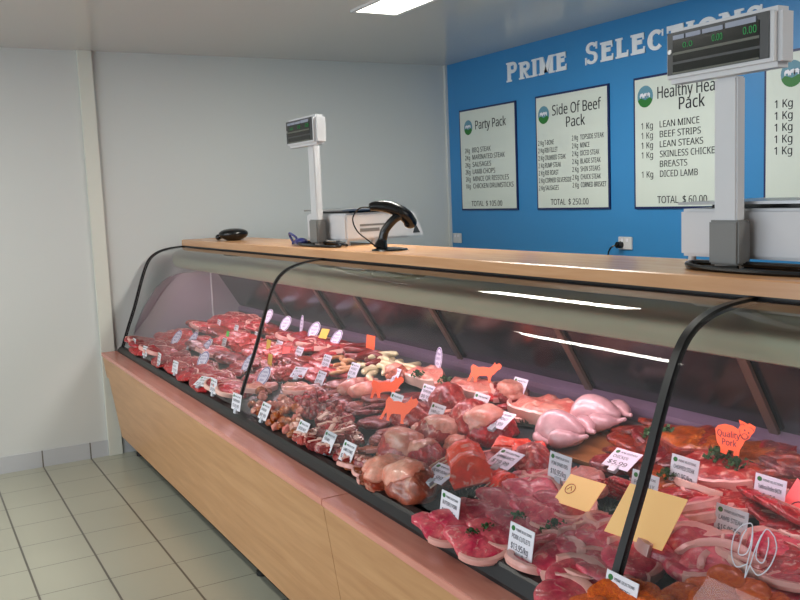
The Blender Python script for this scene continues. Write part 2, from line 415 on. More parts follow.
poster_text([('Healthy Heart', .18, .585, .44, .062, None), ('Pack', .33, .515, .17, .062, None)] +
          [('1 Kg', .06, .433-.0525*i, .085, .034, None) for i in (0, 1, 2, 3, 5)] + [(a, .195, .433-.0525*i, w, .034, None) for i, (a, w) in enumerate(ll)] +
          [('TOTAL  $ 60.00', .175, .03, .34, .038, None)], -.0130, MT['ink'], p)
p = poster(2.7715, 'white price poster cut off at the right edge, behind the near scale pole')
logo(p, .15, .607, .06, -.0125)
poster_text([('1 Kg', .06, .46-.0535*i, .095, .036, None) for i in range(5)] + [('LAMB', .215, .46, .15, .036, None)] + [('TOTAL', .22, .03, .14, .038, None)], -.0130, MT['ink'], p)

# title: slab-serif capitals
tt = empty('wall_title', (.75, BACK, 2.25))
tag(tt, 'white PRIME SELECTIONS lettering along the top of the blue wall', 'sign')
def tbox(bm, x0, x1, y0, y1, z0, z1):
    d = .00035*(len(bm.faces)//6 % 12); box(bm, x0, x1, y0-d, y1, z0, z1)
def serif_word(word, x, hs, ws, gap, parent):
    for ch, h, w in zip(word, hs, ws):
        bm = bmesh.new(); th = .036; s = .011; sf = .016
        def V(u): tbox(bm, x+u, x+u+th, -.004, 0, 0, h)
        def Hh(z, a, b, t=.024): tbox(bm, x+a, x+b, -.004, 0, z, z+t)
        def S(c, z): tbox(bm, x+c-.028, x+c+.028, -.0045, 0, z, z+s)
        def arc(cx, cz, rx, rz, a0, a1, t0, n=14, c=bm):
            pr = None
            for k in range(n+1):
                a = R(a0+(a1-a0)*k/n); co, si = math.cos(a), math.sin(a)
                tt_ = t0*(1-.35*abs(si))
                q = [c.verts.new((x+cx+(rx-e)*co, yy, cz+(rz-e*.8)*si)) for yy in (-.0046, 0) for e in (0, tt_)]
                if pr:
                    c.faces.new((pr[0], q[0], q[1], pr[1])); c.faces.new((pr[2], pr[3], q[3], q[2])); c.faces.new((pr[0], pr[2], q[2], q[0])); c.faces.new((pr[1], q[1], q[3], pr[3]))
                else: c.faces.new((q[0], q[1], q[3], q[2]))
                pr = q
            c.faces.new((pr[0], pr[2], pr[3], pr[1]))
        if ch in 'PR':
            V(.008); S(.026, 0); S(.026, h-s)
            Hh(h-.024, .02, w*.55); Hh(h*.42, .02, w*.55); arc(w*.55, h*.71, w*.42, h*.29, -90, 90, .034)
            if ch == 'R':
                bm2 = [bm.verts.new((x+a, yy, z)) for yy in (-.0086, 0) for a, z in ((w*.42, h*.45), (w*.62, h*.45), (w*.98, 0), (w*.72, 0))]
                a = bm2; bm.faces.new(a[:4]); bm.faces.new(a[4:][::-1])
                for i in range(4): bm.faces.new((a[i], a[(i+1) % 4], a[4+(i+1) % 4], a[4+i]))
                S(w*.88, 0)
        elif ch == 'I': V(w/2-th/2); S(w/2, 0); S(w/2, h-s)
        elif ch in 'EL':
            V(.008); S(.026, 0); S(.026, h-s); Hh(0, .02, w); tbox(bm, x+w-.012, x+w, -.004, 0, 0, .036)
            if ch == 'E': Hh(h-.024, .02, w*.95); Hh(h*.46, .02, w*.8); tbox(bm, x+w*.95-.012, x+w*.95, -.004, 0, h-.036, h)
        elif ch == 'T': V(w/2-th/2); S(w/2, 0); Hh(h-.024, 0, w); tbox(bm, x, x+.012, -.004, 0, h-.036, h); tbox(bm, x+w-.012, x+w, -.004, 0, h-.036, h)
        elif ch == 'O': arc(w/2, h/2, w/2, h/2, 0, 359.9, .040, 26)
        elif ch == 'C': arc(w/2, h/2, w/2, h/2, 45, 315, .040, 22); tbox(bm, x+w*.86, x+w*.95, -.004, 0, h*.62, h*.95)
        elif ch == 'S':
            arc(w/2, h*.73, w*.42, h*.27, 20, 270, .033); arc(w/2, h*.29, w*.45, h*.29, -160, 90, .033)
            tbox(bm, x+w*.82, x+w*.92, -.004, 0, h*.66, h*.98); tbox(bm, x+w*.04, x+w*.14, -.004, 0, 0, h*.34)
        elif ch in 'MN':
            V(.008); V(w-.008-th); S(.026, 0); S(w-.02, 0); S(.016, h-s); S(w-.016, h-s)
            def diag(xa, za, xb, zb, t=.036):
                a = [bm.verts.new((x+p_, yy, z)) for yy in (-.0088, 0) for p_, z in ((xa, za), (xa+t, za), (xb+t, zb), (xb, zb))]
                bm.faces.new(a[:4]); bm.faces.new(a[4:][::-1])
                for i in range(4): bm.faces.new((a[i], a[(i+1) % 4], a[4+(i+1) % 4], a[4+i]))
            if ch == 'M': diag(.008, h, w/2-.018, h*.1); diag(w-.044, h, w/2-.018, h*.1)
            else: diag(.008, h, w-.044, 0)
        obj('letter', bm, MT['titlewhite'], parent, False)
        x += w+gap
serif_word('PRIME', .0, [.125, .108, .108, .108, .108], [.115, .115, .05, .145, .10], .02, tt)
serif_word('SELECTIONS', .77, [.125]+[.108]*9, [.115, .105, .10, .105, .12, .115, .05, .13, .125, .105], .019, tt)

# power points on the blue wall
def power_point(x, z, label, plug):
    t = empty('power_point', (x, BACK, z))
    obj('plate', boxes((-.055, .055, -.01, 0, -.036, .036), bev=.003), MT['white'], t)
    for a in (-.026, .012): obj('switch', boxes((a, a+.014, -.014, -.009, .008, .026)), MT['card'], t)
    tag(t, label, 'power outlet')
    if plug:
        q = empty('power_plug', (x-.03, BACK-.012, z-.01))
        bm = bmesh.new(); tube(bm, [(0, .012, 0), (0, -.03, 0)], [.022, .018], 14); obj('plug_body', bm, MT['blackgloss'], q)
        bm = bmesh.new(); tube(bm, smooth_path([(0, -.028, 0), (-.02, -.05, -.01), (-.05, -.05, -.05), (-.055, -.04, -.14), (-.05, -.03, -.4)]), .005, 8); obj('cord', bm, MT['blackgloss'], q)
        tag(q, 'black plug with drooping cord in the right power outlet on the blue wall', 'plug')
power_point(.093, 1.205, 'small white power outlet near the left end of the blue wall', False)
power_point(1.84, 1.215, 'white power outlet with black plug, under the third poster', True)

# ------------------------------------------------------------------ the display case
X0, X1, X2, X3 = .08, 2.157, 4.335, 6.45
def W(x, y, z):
    t = min(max((z-.7)/.6, 0), 1); return (x, y+.012*x*t+.008*x*(1-t), z+.003*x*t+.005*x*(1-t))
case = empty('display_case', (0, 0, 0))
tag(case, 'long refrigerated butcher display case with curved glass and beech laminate front', 'display case')
YP, ZT = -.171, .657
# tilted laminate front, notched round the wall batten, seam at x 3.28
def front(xa, xb, notch):
    bm = bmesh.new()
    def P(x, z, d=0): return bm.verts.new((x, YP+(ZT-z)*.137+d, z))
    ZU = ZT-.022
    if notch: o2 = [(xa, ZU), (xa, .50), (.10, .50), (.10, .13), (xb, .13), (xb, ZU)]
    else: o2 = [(xa, ZU), (xa, .13), (xb, .13), (xb, ZU)]
    f = [P(*q) for q in o2]; g = [P(*q, .02) for q in o2]
    bm.faces.new(f); bm.faces.new(g[::-1])
    for i in range(len(o2)):
        j = (i+1) % len(o2); bm.faces.new((f[i], g[i], g[j], f[j]))
    return bm
obj('front_panel', front(.045, 3.28, True), MT['beech'], case, False)
obj('front_panel', front(3.283, 6.45, False), MT['beech'], case, False)
obj('ledge', boxes((.045, 3.28, YP-.001, -.04, ZT-.022, ZT), bev=.0015), MT['ledge'], case, False)
obj('ledge', boxes((3.283, 6.45, YP-.001, -.04, ZT-.022, ZT), bev=.0015), MT['ledge'], case, False)
obj('bumper_rail', prism_x([(-.083, ZT), (-.083, ZT+.01), (-.066, ZT+.026), (-.045, ZT+.030), (-.03, ZT)], X0, X3, lambda x, y, z: (x, y, z+(.005*x if z > ZT+.02 else 0))), MT['black'], case, False)
obj('underframe', boxes((.12, 6.4, -.02, .7, .10, .14), (.12, 6.4, .66, .7, .1, .7), (.12, .16, 0, .7, .1, .7)), MT['dkgrey'], case, False)
for x in (.13, 2.24, 4.3, 6.3):
    for y in (.0, .62):
        bm = bmesh.new(); tube(bm, [(x, y, 0), (x, y, .02), (x, y, .03), (x, y, .11)], [.026, .026, .014, .014], 14)
        obj('foot', bm, MT['black'], case)
# deck, raked toward the customer
obj('deck', prism_x([(-.05, .60), (-.03, .665), (.03, .704), (.71, .842), (.71, .80), (0, .58)], X0+.02, X3-.02, None), MT['deck'], case, False)
obj('rear_rail', prism_x([(.69, .845), (.692, .862), (.71, .872), (.735, .885), (.76, .885), (.76, .70), (.70, .70)], X0+.02, X3-.02, lambda x, y, z: (x, y, z+.004*x)), MT['rail'], case, False)
obj('price_rail', prism_x([(.62, .832), (.622, .85), (.635, .853), (.638, .836)], 3.55, X3-.02, lambda x, y, z: (x, y, z+.002*x)), MT['steel'], case, False)
# hood beneath the shelf
hp = [(.40, 1.262), (.34, 1.258), (.305, 1.24), (.29, 1.21), (.292, 1.175), (.305, 1.150), (.33, 1.142), (.33, 1.148), (.315, 1.155), (.302, 1.178), (.30, 1.21), (.315, 1.235), (.345, 1.25), (.40, 1.254)]
obj('hood', prism_x(hp, X0+.01, X3-.01, W), MT['hood'], case)
for xa, xb in ((.3, 2.0), (2.4, 4.1), (4.5, 6.2)):
    bm = bmesh.new(); tube(bm, [W(xa, .37, 1.205), W(xb, .37, 1.205)], .013, 12); obj('light_tube', bm, MT['tube'], case)
# countertop
obj('countertop', prism_x([(.35, 1.281), (.352, 1.314), (.357, 1.317), (.70, 1.317), (.70, 1.281)], X0+.03, X3, W), MT['beechtop'], case, False)
obj('shelf_seal', prism_x([(.36, 1.268), (.36, 1.2815), (.42, 1.2815), (.42, 1.268)], X0+.01, X3, W), MT['black'], case, False)
# curved panes
prof = [(-.055, .685), (-.01, .81), (.03, .91), (.06, 1.0), (.09, 1.09), (.12, 1.165), (.15, 1.215), (.20, 1.250), (.27, 1.268), (.35, 1.274), (.38, 1.275)]
SP = [(p.x, p.y) for p in smooth_path([(a, b, 0) for a, b in prof], 6)]
for _ in range(8):
    SP = [SP[0]]+[((SP[i-1][0]+2*SP[i][0]+SP[i+1][0])/4, (SP[i-1][1]+2*SP[i][1]+SP[i+1][1])/4) for i in range(1, len(SP)-1)]+[SP[-1]]
def pane(xa, xb):
    bm = bmesh.new(); rows = []
    for k in range(7):
        x = xa+(xb-xa)*k/6; rows.append([bm.verts.new(W(x, y, z)) for y, z in SP])
    for a, b in zip(rows, rows[1:]):
        for i in range(len(SP)-1): bm.faces.new((a[i], a[i+1], b[i+1], b[i]))
    o = obj('curved_glass', bm, MT['glass'], case)
    for p_ in o.data.polygons: p_.use_smooth = True
    return o
def edge_strip(x, w, d, parent, name='glass_seal'):
    bm = bmesh.new(); pr = None
    for i, (y, z) in enumerate(SP):
        a = SP[max(i-1, 0)]; b = SP[min(i+1, len(SP)-1)]
        ty, tz = b[0]-a[0], b[1]-a[1]; l = math.hypot(ty, tz); ny, nz = -tz/l, ty/l
        q = [bm.verts.new(W(x+dx, y+ny*dn, z+nz*dn)) for dx, dn in ((-w/2, .004), (w/2, .004), (w/2, -d), (-w/2, -d))]
        if pr:
            for k in range(4): bm.faces.new((pr[k], q[k], q[(k+1) % 4], pr[(k+1) % 4]))
        else: bm.faces.new(q[::-1])
        pr = q
    bm.faces.new(pr)
    return obj(name, bm, MT['black'], parent)
g1 = pane(X0+.012, X1-.004); edge_strip(X0+.006, .010, .012, g1); edge_strip(X0+.05, .005, .003, g1)
g2 = pane(X1+.004, X2-.006); edge_strip(X1, .013, .008, g2)
g3 = pane(X2+.006, X3); edge_strip(X2, .019, .011, g3)
# glazed end with the inner end panel
bm = bmesh.new()
pf = [(y, z) for y, z in SP]+[(.70, 1.276), (.70, .70)]
vs = [bm.verts.new(W(X0+.004, y, z)) for y, z in pf]; bm.faces.new(vs); obj('end_glass', bm, MT['glass'], case, False)
arch = [(.0, .695), (.03, .80), (.09, .92), (.17, 1.03), (.25, 1.09), (.33, 1.108), (.45, 1.112), (.62, 1.105), (.70, 1.09), (.70, .70)]
bm = bmesh.new()
va = [bm.verts.new((X0+.02, y, z)) for y, z in arch]; vb = [bm.verts.new((X0+.04, y, z)) for y, z in arch]
bm.faces.new(va[::-1]); bm.faces.new(vb)
for i in range(len(arch)): j = (i+1) % len(arch); bm.faces.new((va[i], va[j], vb[j], vb[i]))
obj('end_panel', bm, MT['endpanel'], case, False)
obj('corner_strip', boxes((X0+.041, X0+.05, .516, .523, .80, 1.10)), MT['white'], case, False)
# raked sliding rear doors
DN = [.12, .95, 1.62, 2.05, 2.70, 3.45, 4.15, 4.9, 5.7, 6.4]
def RD(x, s, d=0):   # s 0 at the rail, 1 under the shelf
    y = .70+(.46-.70)*s-.85*d; z = .872+(1.262-.872)*s-.5*d
    return W(x, y, z)
for i in range(len(DN)-1):
    a, b = DN[i], DN[i+1]
    bm = bmesh.new(); d = .004 if i % 2 else 0
    vs = [bm.verts.new(RD(*q)) for q in ((a, 0, d), (b, 0, d), (b, 1, d), (a, 1, d))]; bm.faces.new(vs)
    rd = obj('rear_door', bm, MT['reardoor'], case, False)
    bm = bmesh.new()
    q = [[bm.verts.new(RD(x, s, dd)) for x, dd in ((b-.014, .006), (b+.014, .006), (b+.014, .016), (b-.014, .016))] for s in (0, 1)]
    for k in range(4): bm.faces.new((q[0][k], q[0][(k+1) % 4], q[1][(k+1) % 4], q[1][k]))
    bm.faces.new(q[0]); bm.faces.new(q[1][::-1])
    obj('door_frame', bm, MT['doorframe'], rd, False)
obj('rear_body', boxes((X0+.02, X3-.02, .765, .775, .1, 1.27)), MT['dkgrey'], case, False)

# etched loops on the last pane
def surf(x, z, off=.004):
    for i in range(len(SP)-1):
        if SP[i][1] <= z <= SP[i+1][1]:
            f = (z-SP[i][1])/(SP[i+1][1]-SP[i][1]); y = SP[i][0]+f*(SP[i+1][0]-SP[i][0]); break
    p = Vector(W(x, y, z)); return p+Vector((0, -off, off*.4))
sk = empty('glass_sticker', surf(4.62, .855)); sl = sk.location
tag(sk, 'white looped outline sticker on the curved glass, bottom right corner', 'sticker')
def loop(pts, r=.0011):
    P = smooth_path([surf(4.62+a, .855+b)-sl for a, b in pts], 6); bm = bmesh.new(); tube(bm, P, r, 6)
    obj('outline', bm, MT['etch'], sk)
s = .75
for sg in (-1, 1):
    loop([(sg*.004*s, .0), (sg*.03*s, -.014*s), (sg*.052*s, .01*s), (sg*.058*s, .05*s), (sg*.045*s, .075*s)])
    loop([(sg*.045*s, .075*s), (sg*.02*s, .085*s), (sg*.01*s, .05*s), (sg*.014*s, .02*s), (sg*.034*s, .015*s), (sg*.036*s, .05*s), (sg*.03*s, .07*s)])
    loop([(0, -.03*s), (sg*.004*s, .0), (sg*.006*s, .04*s), (sg*.012*s, .07*s)])

# ------------------------------------------------------------------ things on the countertop
CT = 1.317
def ctz(x): return CT+.003*x
def scale_unit(x, y, label, dx):
    """origin: on the countertop under the display"""
    t = empty('counter_scale', (x, y, ctz(x)))
    body = obj('scale_body', boxes((-.215, .215, .05, .38, .022, .145), bev=.008), MT['white'], t)
    for a in (-.19, .19):
        for b in (.07, .20):
            bm = bmesh.new(); tube(bm, [(a, b, 0), (a, b, .024)], [.012, .009], 10); obj('foot', bm, MT['white'], t)
    bm = bmesh.new(); hv = [(.381, .03), (.381, .14), (.41, .14), (.455, .04), (.455, .03)]
    A_ = [bm.verts.new((-.15, y_, z_)) for y_, z_ in hv]; B_ = [bm.verts.new((.205, y_, z_)) for y_, z_ in hv]
    bm.faces.new(A_); bm.faces.new(B_[::-1])
    for i in range(5): j = (i+1) % 5; bm.faces.new((A_[i], B_[i], B_[j], A_[j]))
    ph = obj('printer_housing', bm, MT['white'], t, False)
    bm = bmesh.new(); bm.faces.new([bm.verts.new((.2058, y_, z_)) for y_, z_ in ((.40, .04), (.44, .04), (.415, .085))]); obj('printer_slot', bm, MT['dkgrey'], ph, False)
    pl = obj('weighing_plate', boxes((-.205, .225, .03, .36, .156, .163), bev=.003), MT['steel'], t)
    obj('plate_support', boxes((-.15, .15, .1, .3, .144, .157)), MT['blackgloss'], t)
    obj('print_label', boxes((.2153, .2158, .12, .22, .06, .075), (.2153, .2158, .12, .25, .085, .094)), MT['grey'], body, False)
    obj('brand_block', boxes((.2153, .2158, .26, .30, .095, .108)), MT['purple'], body, False)
    obj('pole', boxes((dx-.012, dx+.055, -.012, .020, .0, .455), bev=.004), MT['white'], t)
    obj('pole_bracket', boxes((dx-.022, dx+.066, -.020, .028, .012, .12), bev=.005), MT['grey'], t)
    # display head, tipped slightly back
    h = empty('tmp'); h.parent = t
    bm = bmesh.new()
    fr = [(-.168, .0), (-.16, .455), (-.16, .585), (.168, .585), (.168, .455)]
    box(bm, -.165, .165, -.055, .004, .455, .585, bev=.012)
    hd = obj('display_head', bm, MT['white'], t)
    bpy.data.objects.remove(h)
    sf = -.056
    sc_ = obj('screen_surround', boxes((-.15, .142, sf-.002, sf, .475, .575)), MT['dkgrey'], hd, False)
    obj('screen', boxes((-.132, .118, sf-.003, sf-.001, .505, .560), (-.132, .118, sf-.003, sf-.001, .479, .499)), MT['screen'], hd, False)
    obj('screen_bar', boxes((-.132, .118, sf-.004, sf-.001, .521, .527), (-.132, .118, sf-.004, sf-.001, .476, .480)), MT['screenbar'], hd, False)
    obj('screen_labels', boxes((-.13, -.095, sf-.0045, sf-.001, .557, .567), (-.09, -.045, sf-.0045, sf-.001, .557, .567), (-.04, .02, sf-.0045, sf-.001, .557, .567), (.027, .11, sf-.0045, sf-.001, .557, .569)), MT['screenlabel'], hd, False)
    L = [('0.00', .075, .535, .036, .016, None), ('0.00', -.012, .535, .03, .015, None), ('0.0', -.10, .535, .03, .012, None)]
    join_text(L, sf-.0034, MT['led'], hd, 'digits')
    bm = bmesh.new(); tube(bm, [(-.141, sf-.001, .53), (-.141, sf-.004, .53)], .006, 14); obj('emblem', bm, MT['steel'], hd)
    bm = bmesh.new()
    tube(bm, smooth_path([(.04, -.03, .008), (-.06, -.05, .006), (-.12, -.02, .006), (-.08, .02, .008), (.1, .03, .008), (.25, .0, .008), (.3, -.04, .006), (.16, -.07, .006), (0, -.065, .006), (-.1, -.045, .012), (-.08, 0, .014), (.2, .02, .014), (.32, 0, .01)]), .0065, 8)
    obj('cable', bm, MT['blackgloss'], t)
    return tag(t, label, 'scale')
near = scale_unit(4.16, .52+.03, 'large white pole-display shop scale nearest on the right of the wooden countertop', -.036)
far = scale_unit(1.835, .50, 'white pole-display shop scale on the far left of the countertop beside barcode scanner', -.008)

bm = bmesh.new(); tube(bm, smooth_path([(0, 0, .006), (.03, .01, .03), (.0, -.01, .055), (-.03, 0, .045), (-.02, .01, .015), (.03, 0, .01), (.08, 0, .012)]), .006, 8)
kw = obj('blue_cable_loop', bm, MT['bluewire'], None, loc=(1.62, .47, ctz(1.6)))
bm = bmesh.new(); bmesh.ops.create_icosphere(bm, subdivisions=2, radius=.03)
for v in bm.verts: v.co = Vector((v.co.x*1.4+.11, v.co.y, v.co.z*.6+.018))
obj('cable_plug', bm, MT['bluewire'], kw)
tag(kw, 'tangled blue cable loop beside the foot of the far scale pole', 'cable')

# barcode scanner in its stand
sx, sy = 2.52, .50
t = empty('barcode_scanner', (sx, sy, ctz(sx)))
tag(t, 'black handheld barcode scanner resting in curved stand beside the far scale', 'scanner')
bm = bmesh.new(); tube(bm, [(0, 0, 0), (0, 0, .006), (0, 0, .012)], [.085, .082, .03], 28); obj('stand_base', bm, MT['blackgloss'], t)
for v in t.children[0].data.vertices: v.co.y *= .8; v.co.x += .02
# the arm curves up and back toward +y/+x
bm = bmesh.new(); tube(bm, smooth_path([(-.02, -.02, .008), (-.02, -.01, .04), (-.01, .0, .08), (.01, .03, .12), (.02, .06, .135)]), smooth_radii := [.03, .029, .028, .027, .026, .024, .022, .020, .019, .018, .018, .018, .018, .018, .018, .018, .017, .017, .017, .017, .017, .017, .017, .017, .017, .017, .017, .017, .017, .017, .017, .017, .016], 12)
obj('stand_arm', bm, MT['blackgloss'], t)
bm = bmesh.new(); P = smooth_path([(-.045, -.05, .172), (-.03, -.02, .176), (0, .03, .165), (.02, .075, .135), (.02, .10, .105)], 6)
n = len(P); rr = [.014+.013*math.sin(min(1, k/(n-1)*1.1)*PI*.62) for k in range(n)]; rr[0] = .010; rr[-1] = .016
tube(bm, P, rr, 14); hs = obj('scanner_handle', bm, MT['blackgloss'], t)
bm = bmesh.new(); bmesh.ops.create_icosphere(bm, subdivisions=3, radius=.026)
for v in bm.verts: v.co = Vector((v.co.x*.9+.02, v.co.y*1.1+.098, v.co.z+.106))
obj('scanner_head', bm, MT['blackgloss'], t)
bm = bmesh.new(); tube(bm, smooth_path([(-.045, -.05, .172), (-.065, -.085, .168), (-.075, -.11, .13), (-.06, -.10, .08), (-.03, -.06, .035), (-.03, -.03, .01)]), .0028, 8)
obj('scanner_cable', bm, MT['blackgloss'], t)
# small black oval device at the far left
bm = bmesh.new(); bmesh.ops.create_uvsphere(bm, u_segments=28, v_segments=14, radius=1)
for v in bm.verts: v.co = Vector((v.co.x*.078, v.co.y*.085, .038+v.co.z*.036*(1-.15*v.co.z)))
o = obj('oval_device', bm, MT['blackgloss'], None, loc=(.70, .49, ctz(.70)))
tag(o, 'small glossy black oval device alone at the left end of the countertop', 'device')
bm = bmesh.new(); tube(bm, [(-.07, -.02, .02), (-.115, -.045, .012)], .005, 8); obj('stub_cord', bm, MT['blackgloss'], o)
bm = bmesh.new(); bmesh.ops.create_icosphere(bm, subdivisions=2, radius=.018)
for v in bm.verts: v.co += Vector((-.125, -.05, .018))
obj('plug_knob', bm, MT['blackgloss'], o)

# ------------------------------------------------------------------ meat shapes
def slab_mesh(fn, t, n=30, seed=0, amp=.007, dome=.15, edge=.92):
    bm = bmesh.new(); rings = []
    lv = [(.90, 0), (1.0, .22), (1.0, .68), (edge, .95), (.72, 1.0+dome*.5), (.42, 1.0+dome*.85), (.18, 1+dome)]
    for s_, z in lv:
        rg = []
        for k in range(n):
            a = 2*PI*k/n; r = fn(a)*s_
            p = Vector((r*math.cos(a), r*math.sin(a), z*t))
            d = noise.noise(p*34+Vector((seed*7.1, seed*3.3, 1)))*amp
            rg.append(bm.verts.new(p+Vector((0, 0, d if z > .1 else 0))))
        rings.append(rg)
    for A_, B_ in zip(rings, rings[1:]):
        for k in range(n): bm.faces.new((A_[k], A_[(k+1) % n], B_[(k+1) % n], B_[k]))
    c = bm.verts.new((0, 0, t*(1+dome))); b = bm.verts.new((0, 0, 0))
    for k in range(n):
        bm.faces.new((rings[-1][k], rings[-1][(k+1) % n], c)); bm.faces.new((rings[0][(k+1) % n], rings[0][k], b))
    return bm
def rim_mesh(fn, t, a0, a1, wid, n=22, seed=0, out=.004):
    bm = bmesh.new(); pr = None
    for k in range(n+1):
        a = a0+(a1-a0)*k/n; r = fn(a); w = wid*math.sin(PI*min(1, max(.02, k/n)))**.5
        d = Vector((math.cos(a), math.sin(a), 0)); zz = t*(1.05+.08*noise.noise(d*5+Vector((seed, 0, 0))))
        prof_ = [(r-w*.5, .0), (r+out, .1*t), (r+out+w*.3, .5*zz), (r+out, .95*zz), (r-w*.35, 1.04*zz), (r-w*.8, .93*zz), (r-w*.8, .3*t)]
        q = [bm.verts.new(d*rr_+Vector((0, 0, z))) for rr_, z in prof_]; m_ = len(q)
        if pr:
            for i in range(m_): bm.faces.new((pr[i], pr[(i+1) % m_], q[(i+1) % m_], q[i]))
        else: bm.faces.new(q)
        pr = q
    bm.faces.new(pr[::-1]); return bm
def blob_mesh(rx, ry, rz, seed=0, amp=.12, freq=2.2, sub=3, flat=.3, fn=None):
    bm = bmesh.new(); bmesh.ops.create_icosphere(bm, subdivisions=sub, radius=1)
    for v in bm.verts:
        p = v.co.copy(); k = 1+amp*noise.noise(p*freq+Vector((seed*5.3, seed, 0)))+amp*.4*noise.noise(p*freq*2.6+Vector((seed, 9, 0)))
        p *= k
        if p.z < -flat: p.z = -flat+(p.z+flat)*.1
        v.co = Vector((p.x*rx, p.y*ry, (p.z+flat)*rz))
        if fn: v.co = Vector(fn(v.co))
    return bm
def steak_fn(a, b, seed):
    rnd = random.Random(seed); ph = rnd.uniform(0, 6); e = rnd.uniform(.06, .16); ph2 = rnd.uniform(0, 6)
    def f(t):
        r = 1/math.sqrt((math.cos(t)/a)**2+(math.sin(t)/b)**2)
        return r*(1+e*math.cos(t-ph)+.07*math.cos(3*t+ph2)+.03*math.cos(5*t+ph))
    return f
def chop_fn(s_):
    def f(t):
        r = .062+.012*math.cos(t-.4)
        tail = .038*math.exp(-((((t-3.6+PI) % (2*PI))-PI)/.42)**2)
        dent = -.014*math.exp(-((((t-2.7+PI) % (2*PI))-PI)/.35)**2)
        return (r+tail+dent)*s_
    return f
PARK = Vector((0, 0, -5))
PROTO = []
def proto(o): o.location = PARK; PROTO.append(o); return o
def mk_steak(name, a, b, t, seed, m, rim=None, rimw=.008, ra=(.2, 3.4), **k):
    fn = steak_fn(a, b, seed); o = obj(name, slab_mesh(fn, t, seed=seed, **k), m)
    if rim: obj('fat_rim', rim_mesh(fn, t, ra[0], ra[1], rimw, seed=seed), rim, o)
    return proto(o)
P_beef = [mk_steak('beef_steak', .085, .055, .018, i, MT['beef'] if i % 2 else MT['beef2'], MT['fat'] if i % 2 else MT['whitefat'], .006, (.3+i, 2.9+i)) for i in range(4)]
P_strip = [mk_steak('beef_strip', .12, .032, .016, 20+i, MT['beef2'] if i % 2 else MT['beef'], MT['fat'], .006, (.1, 2.9)) for i in range(3)]
P_dark = [mk_steak('marinated_steak', .075, .05, .018, 30+i, MT['marinade'] if i else MT['darkbeef']) for i in range(3)]
P_brown = [mk_steak('grilling_steak', .07, .05, .016, 40+i, MT['brownmeat'], MT['fat'], .006, (.2, 3)) for i in range(2)]
P_crumb = [mk_steak('crumbed_schnitzel', .075, .055, .014, 50+i, MT['crumb'], amp=.006) for i in range(3)]
P_chop = []
for i in range(3):
    fn = chop_fn(1.0+.06*i); o = obj('pork_chop', slab_mesh(fn, .018, seed=60+i, n=40), MT['pork'])
    obj('fat_rim', rim_mesh(fn, .018, -1.3, 2.5, .012, seed=i), MT['fat'], o)
    P_chop.append(proto(o))
def mk_curl(seed):
    # a thick chop standing curled, rind outward
    fn = lambda a: .056*(1+.12*math.cos(a-1)+.05*math.cos(2*a)); o = obj('rindon_chop', slab_mesh(fn, .022, seed=seed, dome=.1), MT['pork'])
    obj('rind', rim_mesh(fn, .023, -.6, 2.6, .015, seed=seed, out=.008), MT['fat'], o)
    return proto(o)
P_curl = [mk_curl(70), mk_curl(71)]
def lump(name, r, seed, m, amp=.35): return proto(obj(name, blob_mesh(r, r*.85, r*.8, seed, amp, 1.6, sub=2, flat=.6), m))
P_dice = [lump('diced_beef', .021, 80+i, [MT['darkbeef'], MT['beef'], MT['lamb']][i]) for i in range(3)]
P_tan = [lump('chicken_piece', .022, 85+i, [MT['brownmeat'], MT['palemeat']][i]) for i in range(2)]
P_cut = []
for i in range(2):
    bm = bmesh.new(); box(bm, -.026, .026, -.022, .022, 0, .034, bev=.007)
    for v in bm.verts: v.co += Vector((noise.noise(v.co*40+Vector((i, 0, 0))), noise.noise(v.co*40+Vector((9, i, 0))), 0))*.008
    o = obj('kebab_cube', bm, [MT['beef'], MT['lamb']][i])
    bm = bmesh.new(); box(bm, -.028, .028, -.006, .012, .03, .038, bev=.003); obj('fat_seam', bm, MT['whitefat'], o)
    P_cut.append(proto(o))
P_mince = [proto(obj('mince_mound', blob_mesh(.13, .085, .05, 90+i, .3, 3.5, sub=4, flat=.3), MT['mince'])) for i in range(2)]
def taper(v, L=.1): return (v.x, v.y*(1-.35*v.x/L), v.z*(1-.3*v.x/L))
P_roast = []
for i, (m, cap) in enumerate([(MT['lamb'], MT['fatcap']), (MT['brownroast'], MT['fatcap']), (MT['beef2'], MT['fatcap'])]):
    o = obj('roast_joint', blob_mesh(.085, .065, .06, 100+i, .22, 1.5, sub=4, flat=.45), m)
    bm = blob_mesh(.083, .064, .060, 100+i, .22, 1.5, sub=4, flat=.45)
    geom = [v for v in bm.verts if v.co.z < .058+.35*v.co.x*(1 if i else -1)+.1*v.co.y]
    bmesh.ops.delete(bm, geom=geom, context='VERTS')
    for v in bm.verts: v.co *= 1.035
    c = obj('fat_cap', bm, cap, o); md = c.modifiers.new('thick', 'SOLIDIFY'); md.thickness = .006
    P_roast.append(proto(o))
def mk_leg():
    o = obj('lamb_haunch', blob_mesh(.12, .07, .065, 111, .22, 1.5, sub=4, flat=.45, fn=lambda v: (v.x, v.y*(1-.45*max(0, v.x)/.12), v.z*(1-.35*max(0, v.x)/.12))), MT['lamb'])
    bm = bmesh.new(); tube(bm, [(.10, 0, .028), (.135, .004, .028), (.16, .006, .03), (.172, .006, .03)], [.016, .012, .013, .010], 12); obj('bone', bm, MT['bone'], o)
    return proto(o)
P_leg = mk_leg()
